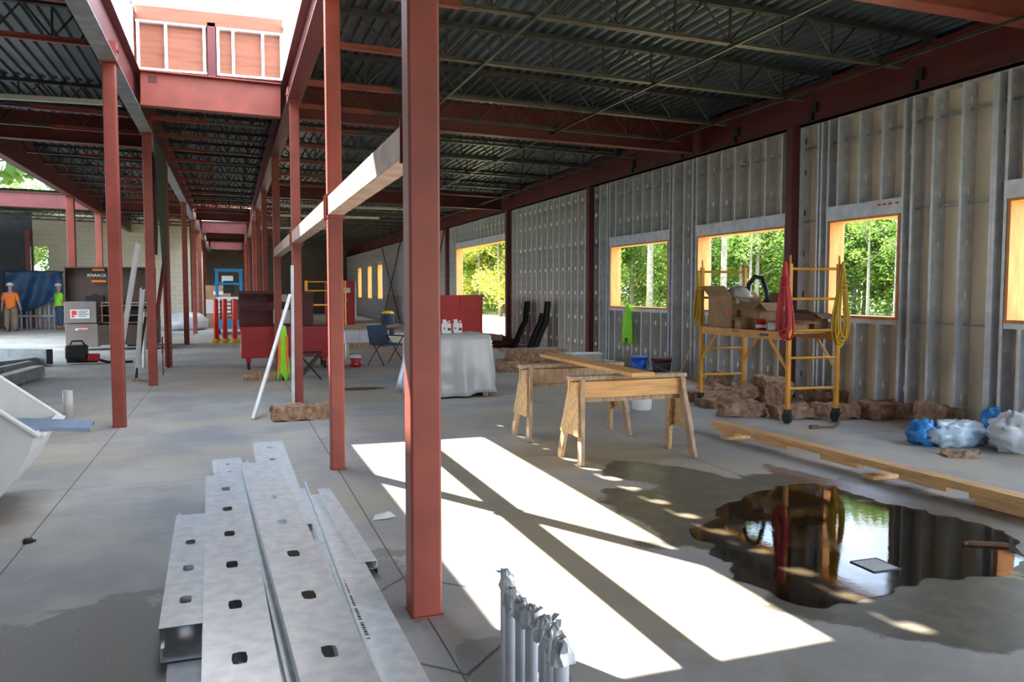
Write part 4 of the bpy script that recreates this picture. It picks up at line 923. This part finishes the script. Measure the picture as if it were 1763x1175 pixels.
m = MB(); e = thing('goods_carton', 'stack of tan cartons at the end of the passage behind the lift', 'carton', (-1.0, 37.0, 0)); 
for z, mt_ in ((0, 'card'), (.62, 'offwhite'), (1.22, 'card')): m = MB(); m.box(0, 1.0, 0, .8, z, z + .6); b_ = m.build('carton', mt_, e); m = MB(); m.box(.3, .7, -.012, -.002, z + .2, z + .35); m.build('label', 'white', b_)
def lump(name, label, cat, c, sx, sy, sz, mt, seed, amp=.25, group=None, seg=26, freq=3.0, sub=True):
    m = MB(); rows = seg // 2; ids = []
    for j in range(rows + 1):
        th = math.pi * j / rows
        for i in range(seg):
            ph = 2 * math.pi * i / seg; d = V((math.sin(th) * math.cos(ph), math.sin(th) * math.sin(ph), math.cos(th)))
            r = 1 + amp * mnoise.noise(d * freq + V((seed, 0, seed * 2))) + amp * .6 * abs(mnoise.noise(d * freq * 2.6 + V((0, seed, 0)))); p = d * r
            m.v.append((p.x * sx, p.y * sy, max(0, (p.z + .75) * sz)))
    for j in range(rows):
        for i in range(seg): k = (i + 1) % seg; m.f.append((j * seg + i, (j + 1) * seg + i, (j + 1) * seg + k, j * seg + k))
    return tag(m.build(name, mt, None, True, loc=c), label, cat, group)
lump('covered_heap', 'heap of goods under whitish plastic by the block wall', 'heap', (-1.75, 35.5, 0), .85, .6, .42, 'film', 4, .2)

# ================================================================ THINGS AGAINST THE STUD WALL
def bent_piece(px, topz, label, seed, x0):
    p = at(px, 599); e = thing('leaning_flashing', label, 'flashing', (x0, p.y, 0))
    return e
for i, (yb, hh, lb) in enumerate(((21.3, 1.30, 'black bent flashing piece leaning on the studs above the small scrap heap'), (20.1, 1.0, 'shorter black bent flashing piece leaning on the stud wall'), (19.75, 1.32, 'taller black bent flashing piece beside the dark red column'))):
    e = thing('black_flashing', lb, 'flashing', (7.86, yb, 0), 0, 'black pieces leaning on the wall'); prof = [(-.42, 0), (-.30, .30), (-.16, .62), (-.08, .75), (-.02, hh)]; m = MB()
    for (xa, za), (xb, zb) in zip(prof, prof[1:]): m.bar((xa, 0, za), (xb, 0, zb), .24, .03, (-1, 0, .3))
    m.build('plate', 'black', e)
    for s in (-.12, .12):
        m = MB()
        for (xa, za), (xb, zb) in zip(prof, prof[1:]): m.bar((xa - .03, s, za), (xb - .03, s, zb), .02, .07, (-1, 0, .3))
        m.build('lip', 'black', e)
lump('scrap_heap', 'small dark scrap heap at the foot of the black flashing', 'heap', (7.35, 21.9, 0), .32, .35, .16, 'debris', 7, .5)
def bucket(name, label, p, r, h, mt, rimmt=None, cat='bucket', handle=True):
    e = thing(name, label, cat, (p.x, p.y, 0)); m = MB(); m.lathe([(r * .84, 0), (r, h), (r * .95, h), (r * .8, .02), (0, .02)], 24); m.build('body', mt, e, True)
    m = MB(); m.lathe([(r * 1.0, h - .05), (r * 1.06, h - .05), (r * 1.06, h + .004), (r * .97, h + .004)], 24); m.build('rim', rimmt or mt, e, True)
    if handle: m = MB(); m.tube([(r * 1.05 * math.cos(t), -.01 - .1 * math.sin(t) - r * .75 * math.sin(t), h - .06 - .16 * math.sin(t)) for t in [math.pi * k / 10 for k in range(11)]], .005, 6); m.build('handle', 'galvdull', e)
    return e
bucket('blue_bucket', 'bright blue plastic bucket by the stud wall', at(1100, 648), .155, .37, 'blue')
bucket('grey_bucket', 'dark grey bucket with reddish rim beside the blue one', at(1139, 650), .18, .36, 'joist', 'red_shaded')
p = at(1111, 708); e = thing('white_pail', 'low white pail on the floor between the sawhorse and scaffold', 'pail', (p.x, p.y + .1, 0)); m = MB(); m.lathe([(.115, 0), (.13, .02), (.135, .17), (.12, .2), (0, .2)], 22); m.build('body', 'white', e, True); m = MB(); m.lathe([(.138, .185), (.138, .21), (0, .212)], 22); m.build('lid', 'white', e, True)
p = at(1000, 630); e = thing('foam_box', 'white lidded box on the floor by the stud wall', 'box', (p.x - .1, p.y, 0), -.15); m = MB(); m.box(0, .58, 0, .4, 0, .22); m.build('body', 'offwhite', e, bevel=.01); m = MB(); m.box(-.015, .595, -.015, .415, .22, .26); m.build('lid', 'white', e, bevel=.008); m = MB(); m.box(.2, .36, -.006, 0, .08, .16); m.build('label', 'greypipe', e)
p = at(985, 635); lump('brown_sack', 'brown sack heap beside the white lidded box', 'sack', (p.x - .25, p.y + .3, 0), .3, .3, .17, 'wool', 9, .3)
garment('lime_jacket', 'lime green garment hanging over the window sill', V((7.93, 15.42, 1.32)), .36, .78, 'hivis', None, 5, (-1, 0, 0), .25)
for pa, pb, lb, mt_ in (((1195, 650), (1245, 664), 'yellow batten lying along the wall foot behind the scaffold', 'cordyel'), ((1010, 690), (1060, 686), 'grey strip lying on the floor under the sawhorse', 'galvdull')):
    m = MB(); a, b = at(*pa, .02), at(*pb, .02); m.bar(a, b, .05, .03); m.bar(a + V((0, .05, 0)), b + V((0, .07, -.005)), .012, .02); tag(m.build('batten', mt_), lb, 'batten')

# ================================================================ SAWHORSES AND PLANK
def sawhorse(label, cx, cy, beam, group='sawhorses'):
    e = thing('sawhorse', label, 'sawhorse', (cx, cy, 0), 0, group); L = 1.22; H = .80
    m = MB(); m.box(-L / 2, L / 2, -.07, .07, H - .04, H); m.build('top_board', 'weather', e, bevel=.004)
    m = MB(); m.box(-L / 2 + .03, L / 2 - .03, -.10, -.062, H - .20, H - .045); m.build('side_rail', beam, e, bevel=.004)
    m = MB(); m.box(-L / 2 + .03, L / 2 - .03, .062, .10, H - .20, H - .045); m.build('side_rail', beam, e, bevel=.004)
    m = MB(); m.box(-L / 2 + .05, L / 2 - .05, -.02, .02, H - .25, H - .2); m.build('under_rail', 'weather', e)
    for sx in (-1, 1):
        for sy in (-1, 1): m = MB(); m.bar((sx * (L / 2 - .02), sy * .245, 0), (sx * (L / 2 - .09), sy * .09, H - .03), .088, .038, (sx, 0, 0)); m.build('leg', 'weather' if sy < 0 else 'osb', e, bevel=.004)
        m = MB(); x = sx * (L / 2 + .012); z0, z1 = .26, H - .06; y0 = .245 * (1 - z0 / H) + .09 * z0 / H + .02; y1 = .13
        vs_ = [(-y0, z0), (y0, z0), (y1 * .75, z1), (-y1 * .75, z1)]
        for xx in (x - .009, x + .009): m.v += [(xx - sx * .07 * (z / H), y, z) for y, z in vs_]
        m.f = [(0, 1, 2, 3), (7, 6, 5, 4)] + [(i, 4 + i, 4 + (i + 1) % 4, (i + 1) % 4) for i in range(4)]; m.build('gusset', 'osb', e)
    return e
sawhorse('sawhorse with orange side rail, closer of the two wooden sawhorses', 3.58, 6.97, 'pine')
sawhorse('greyish sawhorse, farther of the two wooden sawhorses', 3.54, 8.23, 'weather')
a, b = at(945, 612, .82), at(1108, 645, .825); a.z = b.z = .822; m = MB(); m.bar(a, b, .235, .038); tag(m.build('plank', 'pine', bevel=.004), 'orange pine plank laid across both sawhorses', 'plank')

# ================================================================ YELLOW SCAFFOLD AND ITS LOAD
A0, A1, B0, B1 = V((6.32, 8.12, 0)), V((6.95, 8.02, 0)), V((6.22, 9.88, 0)), V((6.85, 9.78, 0))
SCF = thing('yellow_scaffold', 'yellow rolling scaffold by the windows, loaded with cartons', 'scaffold', (0, 0, 0)); PZ = 1.05; TOP = 1.92
for p in (A0, A1, B0, B1):
    m = MB(); m.bar(p + V((0, 0, .16)), p + V((0, 0, TOP)), .045, .045, (1, 0, 0)); m.build('post', 'yellow', SCF)
    m = MB(); m.tube([p + V((-.02, 0, .075)), p + V((.02, 0, .075))], .075, 16); c_ = m.build('caster', 'rubber', SCF); m = MB(); m.box(p.x - .035, p.x + .035, p.y - .035, p.y + .035, .11, .17); m.build('fork', 'black', c_)
    m = MB(); m.lathe([(.012, 0), (.012, .1)], 8, (p.x, p.y, TOP)); m.build('pin', 'yellow', SCF)
for p, q in ((A0, A1), (B0, B1)):
    for z in (.42, .79, 1.12, 1.50, 1.86): m = MB(); m.tube([p + V((0, 0, z)), q + V((0, 0, z))], .016, 8); m.build('rung', 'yellow', SCF)
for p, q in ((A0, B0), (A1, B1)):
    m = MB(); m.bar(p + V((0, 0, PZ)), q + V((0, 0, PZ)), .03, .10); rl = m.build('side_beam', 'yellow', SCF)
    d = (q - p).normalized()
    for s, c0 in ((1, p), (-1, q)): m = MB(); m.bar(c0 + d * s * .34 + V((0, 0, PZ - .05)), c0 + V((0, 0, PZ - .42)), .02, .035); m.build('brace', 'yellow', SCF)
for p, q in ((A0, B0),):
    m = MB(); d = (q - p).normalized(); c0 = p + d * .35 + V((-.017, 0, PZ)); m.bar(c0, c0 + d * .16, .004, .03); m.build('plate_label', 'joist', rl); c0 = p + d * .95 + V((-.017, 0, PZ + .02)); m = MB(); m.bar(c0, c0 + d * .12, .004, .02); m.build('plate_label', 'redpaint', rl)
m = MB(); m.bar((A0 + A1) / 2 + V((0, .05, PZ + .04)), (B0 + B1) / 2 + V((0, -.05, PZ + .04)), .62, .02); m.build('deck_board', 'weather', SCF)
PT = PZ + .052
def carton(label, x, y, l, w_, h, rz, mt='card', flaps=(1, 1, 1, 1), ang=.6, group='cartons on the scaffold', name='cardboard_box'):
    e = thing(name, label, 'box', (x, y, PT), rz, group); t = .006; m = MB()
    for bxx in ((-l / 2, l / 2, -w_ / 2, -w_ / 2 + t, 0, h), (-l / 2, l / 2, w_ / 2 - t, w_ / 2, 0, h), (-l / 2, -l / 2 + t, -w_ / 2, w_ / 2, 0, h), (l / 2 - t, l / 2, -w_ / 2, w_ / 2, 0, h), (-l / 2, l / 2, -w_ / 2, w_ / 2, 0, t)): m.box(*bxx)
    m.build('walls', mt, e)
    fl_ = min(l, w_) * .48
    for k, on in enumerate(flaps):
        if not on: continue
        ln = l if k < 2 else w_; pos = ((0, -w_ / 2), (0, w_ / 2), (-l / 2, 0), (l / 2, 0))[k]; rot = (0, math.pi, -math.pi / 2, math.pi / 2)[k]
        m = MB(); mm = M.Translation((*pos, h)) @ M.Rotation(rot, 4, 'Z') @ M.Rotation(ang * on, 4, 'X'); m.box(-ln / 2 + .004, ln / 2 - .004, -fl_, 0, -.002, .004, mm); m.build('flap', mt if on < 1.2 else 'carddark', e)
    return e
bc_ = carton('big open carton at the window end of the scaffold with a red sticker', 6.44, 9.48, .50, .40, .42, 1.65, 'card', (1.25, -1.35, .3, -1.2))
m = MB(); m.box(-.20, -.12, .201, .204, .18, .25); m.build('red_sticker', 'hosered', bc_)
carton('second open carton with a raised dark flap in the scaffold middle', 6.55, 9.0, .36, .36, .34, .1, 'card', (1.0, -1.4, .9, -1.4))
carton('small low carton lying open at the scaffold front edge', 6.40, 9.05, .16, .3, .15, 1.5, 'card', (.9, .7, .6, .6))
carton('flat tan carton near the red hose on the scaffold deck', 6.55, 8.35, .3, .3, .13, .2, 'card', (.3, .3, .3, .3))
carton('torn dark carton with papers at the ladder end of the scaffold', 6.80, 8.35, .25, .35, .22, .2, 'carddark', (.9, .5, -.6, .4))
e = thing('red_tin', 'small red paint tin on the scaffold deck edge', 'tin', (6.33, 8.68, PT)); m = MB(); m.lathe([(.065, 0), (.065, .13), (.07, .135), (.06, .14), (0, .135)], 18); m.build('body', 'redpaint', e, True); m = MB(); m.lathe([(.0655, .03), (.0655, .07)], 18); m.build('label', 'white', e)
e = thing('white_tin', 'small white tub beside the red paint tin', 'tin', (6.36, 8.50, PT)); m = MB(); m.lathe([(.05, 0), (.055, .085)], 16); m.build('body', 'white', e, True); m = MB(); m.lathe([(.058, .085), (.058, .1), (0, .1)], 16); m.build('lid', 'white', e)
lump('white_sack', 'cream cloth bag bulging from the big open carton', 'bag', (6.45, 9.35, PT + .26), .17, .2, .17, 'offwhite', 3, .15)
m = MB(); m.tube([(6.55, 9.3, PT + .35), (6.54, 9.25, PT + .58), (6.54, 9.12, PT + .68), (6.55, 8.98, PT + .66), (6.56, 8.9, PT + .5), (6.56, 8.85, PT + .35)], .03, 8); tag(m.build('black_hose', 'black', None, True), 'thick black hose arching out of the scaffold cartons', 'hose')
def coil(name, label, mt, top, wd, hgt, r, loops, seed, depth=.12, nrm=(-1, 0, 0), wrap=True):
    rr = random.Random(seed); e = thing(name, label, 'hose' if 'hose' in name else 'cord', top); ax_ = V(nrm).cross(V((0, 0, 1))).normalized(); nr = V(nrm)
    for l in range(loops):
        a, b, off, ph = wd / 2 * rr.uniform(.6, 1.0), hgt * rr.uniform(.82, 1.0), rr.uniform(-depth / 2, depth / 2), rr.uniform(-.1, .1); pts = []
        for k in range(24):
            t = 2 * math.pi * k / 24; v_ = (1 - math.cos(t)) / 2; s = math.sin(t); pinch = .12 + .95 * v_ ** 1.7
            pts.append(ax_ * (a * s * pinch + ph * wd * v_) + nr * (off * (.3 + .7 * v_) + .03) + V((0, 0, -b * v_)))
        m = MB(); m.tube(pts, r, 6, False, True); m.build('loop', mt, e, True)
    if wrap:
        m = MB()
        for z in (-hgt * .22, -hgt * .27, -hgt * .32): m.tube([ax_ * (wd * .18 * math.cos(t)) + nr * (.03 + depth * .4 * math.sin(t)) + V((0, 0, z)) for t in [2 * math.pi * k / 12 for k in range(12)]], r, 6, False, True)
        m.build('wrap', mt, e, True)
    return e
coil('red_hose', 'coiled red air hose hung on the scaffold corner post', 'hosered', A0 + V((-.03, .02, TOP + .03)), .36, .95, .014, 7, 2, .1)
coil('extension_cable', 'yellow extension cord coiled over the far scaffold post', 'cordyel', B0 + V((-.02, 0, TOP - .05)), .26, .80, .009, 8, 5, .1)
coil('extension_cable', 'yellow and black cords looped over the scaffold ladder end', 'cordyel', A1 + V((0.02, -.02, TOP + .02)), .30, 1.05, .010, 10, 8, .12, (-.3, -1, 0))
m = MB(); m.tube([B0 + V((-.02, .05, 1.05)), B0 + V((-.15, .25, .5)), B0 + V((-.3, .5, .02))], .007, 6); tag(m.build('dangling_cord', 'cordyel'), 'single yellow cord running from the scaffold down to the floor', 'cord')
p = at(1410, 738); m = MB(); m.tube([A1 + V((.05, -.05, .12)), (p.x + .3, p.y + .05, .02), (p.x + .15, p.y - .05, .015), (p.x - .05, p.y, .02)], .010, 6); m.box(p.x - .12, p.x - .02, p.y - .03, p.y + .03, 0, .04); tag(m.build('cord_end', 'carddark'), 'brown cord end with a plug lying by the scaffold caster', 'cord')

# insulation pieces about the scaffold
for i, (px, py, l, w_, h, rz, tl, lb) in enumerate((
    (1262, 700, .75, .5, .16, .3, (0, -.28), 'tilted insulation slab leaning on the pile under the scaffold'), (1285, 718, .52, .3, .16, .1, (0, 0), 'brick shaped insulation piece lowest under the scaffold'),
    (1335, 700, .42, .4, .34, .2, (.1, .1), 'bulky insulation lump standing under the scaffold'), (1372, 722, .46, .3, .15, .15, (0, 0), 'insulation piece between the two near scaffold casters'),
    (1448, 722, .55, .28, .17, -.05, (0, 0), 'insulation piece just past the ladder end caster'), (1430, 696, .5, .35, .2, .2, (0, 0), 'dark insulation piece behind the scaffold ladder end by the wall'),
    (1225, 690, .6, .4, .12, .5, (0, -.12), 'flat insulation sheet behind the far scaffold caster'), (1245, 672, .35, .3, .22, .9, (0, .2), 'jagged insulation lump on the wall side of the pile'),
    (1537, 722, .62, .32, .2, .45, (0, 0), 'long insulation block lying against the stud wall'), (1625, 745, .4, .3, .26, .4, (.1, .2), 'torn insulation lump behind the blue plastic bag'),
    (1660, 725, .36, .3, .42, .7, (.1, 0), 'upright crumbling insulation lump by the wall behind the bags'), (1700, 720, .3, .3, .2, .2, (0, 0), 'small insulation lump at the wall behind the clear bag'))):
    p = at(px, py); chunk(lb, (p.x, p.y + .12, .0 if tl == (0, 0) else .04), l, w_, h, rz - .35, 20 + i, tl, .045)
p = at(1655, 786); o = chunk('flat dark brown scrap lying on the floor before the bags', (p.x, p.y, 0), .32, .2, .04, -.5, 40, (0, 0), .04, 'flat_scrap', None)
# long timbers on the floor
a, b = at(1233, 732, .09), at(1800, 876, .09); d = (b - a).normalized(); sd = V((-d.y, d.x, 0))
m = MB(); m.bar(V((a.x, a.y, .12)), V((b.x, b.y, .12)), .14, .04); tag(m.build('timber', 'pinelong', bevel=.003), 'long pine board lying on top of the notched one by the puddle', 'timber', 'long timbers on the floor')
a2, b2 = a - d * -.03, b; m = MB(); o0 = V((a.x, a.y, .07)) - sd * .035; n0 = (b - a).length
for s0, s1 in ((.12, .42), (.75, 1.25), (1.7, 2.15), (2.6, 3.05), (3.25, n0)): m.bar(o0 + d * s0, o0 + d * s1, .075, .06)
m.bar(o0 + d * .05 + V((0, 0, .02)), o0 + d * n0 + V((0, 0, .02)), .073, .018); tag(m.build('notched_timber', 'pinelong'), 'notched pine timber under the long board by the puddle', 'timber', 'long timbers on the floor')
o1 = V((a.x, a.y, .019)) - sd * .01
for s0, s1, wd_, lb in ((.3, .42, .3, 'short wood block under the scaffold end of the long boards'), (2.3, 2.42, .3, 'short wood block under the middle of the long boards'), (3.3, n0, .1, 'low timber under the picture edge end of the long boards')):
    m = MB(); m.bar(o1 + d * s0, o1 + d * s1, wd_, .036); tag(m.build('spacer_timber', 'pinelong'), lb, 'timber')
p = at(1700, 940); m = MB(); m.bar((p.x - .1, p.y + .06, .012), (p.x + .1, p.y - .06, .012), .03, .02); m.bar((p.x - .1, p.y + .06, .012), (p.x - .14, p.y + .05, .012), .018, .014); tag(m.build('wood_sliver', 'debris'), 'small reddish wood sliver lying in the puddle', 'sliver')
# plastic bags
p = at(1608, 768); lump('plastic_bag', 'blue printed plastic bag lying open on the floor', 'plastic bag', (p.x, p.y + .12, 0), .18, .15, .14, 'bagblue', 2, .35, 'bags by the wall', 30, 4)
p = at(1675, 772); lump('plastic_bag', 'pale bluish clear plastic bag between the blue printed bags', 'plastic bag', (p.x, p.y + .2, 0), .34, .2, .14, 'bag', 5, .35, 'bags by the wall', 34, 4)
p = at(1725, 764); lump('plastic_bag', 'crumpled bright blue bag end on the clear bags', 'plastic bag', (p.x, p.y + .12, .03), .12, .11, .19, 'bagblue', 8, .3, 'bags by the wall', 28, 4)
p = at(1800, 785); lump('plastic_bag', 'large whitish plastic bag at the picture edge', 'plastic bag', (p.x, p.y + .25, 0), .33, .24, .22, 'bagwhite', 11, .35, 'bags by the wall', 34, 4)

# ================================================================ OUTSIDE: WOODS
def tree_meshes(seed, h, r, n, leaf, trunk_r, base=.25):
    rr = random.Random(seed); tm = MB(); lm = MB(); lean = (rr.uniform(-.4, .4), rr.uniform(-.4, .4))
    tp = [(lean[0] * t * t, lean[1] * t * t, h * t) for t in (0, .15, .3, .5, .7, .9)]; tm.tube(tp, [trunk_r * k for k in (1.25, 1, .9, .7, .45, .15)], 8)
    blobs = []
    for k in range(13):
        t = base + (1 - base) * rr.random(); a = rr.uniform(0, 6.28); q = r * rr.uniform(.2, .8) * (1.15 - abs(t - .6)); c = V((q * math.cos(a), q * math.sin(a), h * t)); blobs.append((c, r * rr.uniform(.28, .5)))
        o = V((lean[0] * t * t * .8, lean[1] * t * t * .8, h * t * .82)); tm.tube([o, o.lerp(c, .5) + V((0, 0, .2)), c], [trunk_r * .35, trunk_r * .22, .02], 5)
    for i in range(n):
        c, br = blobs[i % len(blobs)]; d = V((rr.gauss(0, 1), rr.gauss(0, 1), rr.gauss(0, .8))).normalized() * br * rr.random() ** .45; p = c + d
        x = V((rr.gauss(0, 1), rr.gauss(0, 1), rr.gauss(0, .5))).normalized(); y = x.cross(V((rr.gauss(0, 1), rr.gauss(0, 1), rr.gauss(0, 1)))).normalized(); s = leaf * rr.uniform(.6, 1.3)
        lm.add([p - x * s, p + y * s * .5, p + x * s, p - y * s * .5], [(0, 1, 2, 3)])
    return tm, lm
TREES = []
for sd_, h, r, n, lf, tr_, base, lmt in ((1, 12, 3.4, 7000, .15, .20, .12, 'leaf1'), (2, 10, 3.2, 7000, .14, .16, .05, 'leaf2'), (3, 15, 3.0, 1500, .16, .15, .5, 'leaf2'), (4, 8, 3.0, 7000, .13, .13, .03, 'leaf3')):
    tm, lm = tree_meshes(sd_, h, r, n, lf, tr_, base); TREES.append((tm.mesh('trunk', 'bark', True), lm.mesh('crown', lmt)))
TLBL = ['tall tree with yellow green crown in the woods outside the windows', 'bushy mid green tree in the woods outside the windows', 'tall dark green tree with bare grey trunk outside the windows', 'low yellowish tree at the edge of the woods outside']
def tree(k, x, y, s, rz, label=None, group='woods outside the stud wall'):
    e = thing('woodland_tree', label or TLBL[k], 'tree', (x, y, -.16), rz, group); e.scale = (s, s, s); link('trunk', TREES[k][0], e); link('crown', TREES[k][1], e)
rt = random.Random(11)
spots = []
for a_deg in range(8, 64, 2):                     # along the arc seen through the openings
    for rw, dist in enumerate((rt.uniform(33, 40), rt.uniform(43, 48), rt.uniform(50, 56), rt.uniform(60, 66), rt.uniform(72, 85))):
        a_ = math.radians(a_deg + rt.uniform(-.9, .9)); x, y = dist * math.sin(a_), dist * math.cos(a_)
        if x < 15.5: continue
        spots.append((x, y, rw))
for i, (x, y, rw) in enumerate(spots): tree(2 if rw == 0 else (0, 1, 3, 1, 3)[(i * 3 + rw) % 5], x, y, (rt.uniform(.42, .5) if 34 < math.degrees(math.atan2(x, y)) < 52 else rt.uniform(.7, .95)) if rw == 0 else rt.uniform(.62, .8) if rw == 1 else rt.uniform(.8, 1.05), rt.uniform(0, 6.28))
for i in range(16):                               # farther trees straight beyond the big opening
    a_ = math.radians(12.5 + i * .6); dd = rt.uniform(62, 80); tree((1, 3, 0, 2)[i % 4], dd * math.sin(a_), dd * math.cos(a_), rt.uniform(.9, 1.3), rt.uniform(0, 6.28))
tm, lm = tree_meshes(9, 24, 6.4, 12000, .42, .4, .35); TREES.append((tm.mesh('trunk', 'bark', True), lm.mesh('crown', 'leaf2')))  # tall dense tree, added to keep sun off the floor under the open sky
for i, (x, y, s) in enumerate(((-13.4, 31, .95), (-13.8, 36, 1.05), (-14.0, 41, 1.1), (-14.4, 46.5, 1.05))): tree(4, x, y, s, i * 1.3, '%s tall dense tree added outside the wall to shade the floor' % ORD[i], 'added shade trees by the open roof')
for i in range(9): tree((0, 3, 1)[i % 3], -34 + i * 3.6, 74 + (i % 2) * 4, 1.25, i, 'sunlit tree far beyond the roof edge under the open sky', 'trees far beyond the roof')
p = atX(812, 512, 11.5); e = thing('parked_trailer', 'pale low trailer standing outside the big opening by the trees', 'trailer', (20, 55, -.16), .3)
m = MB(); m.box(0, 3.2, 0, 1.5, .9, 1.05); m.box(0, 3.2, 0, .06, 1.05, 1.5); m.box(0, .06, 0, 1.5, 1.05, 1.5); m.build('bed', 'offwhite', e); m = MB(); m.tube([(.8, -.1, .4), (.8, .1, .4)], .4, 14); m.tube([(2.2, -.1, .4), (2.2, .1, .4)], .4, 14); m.build('wheel', 'rubber', e)
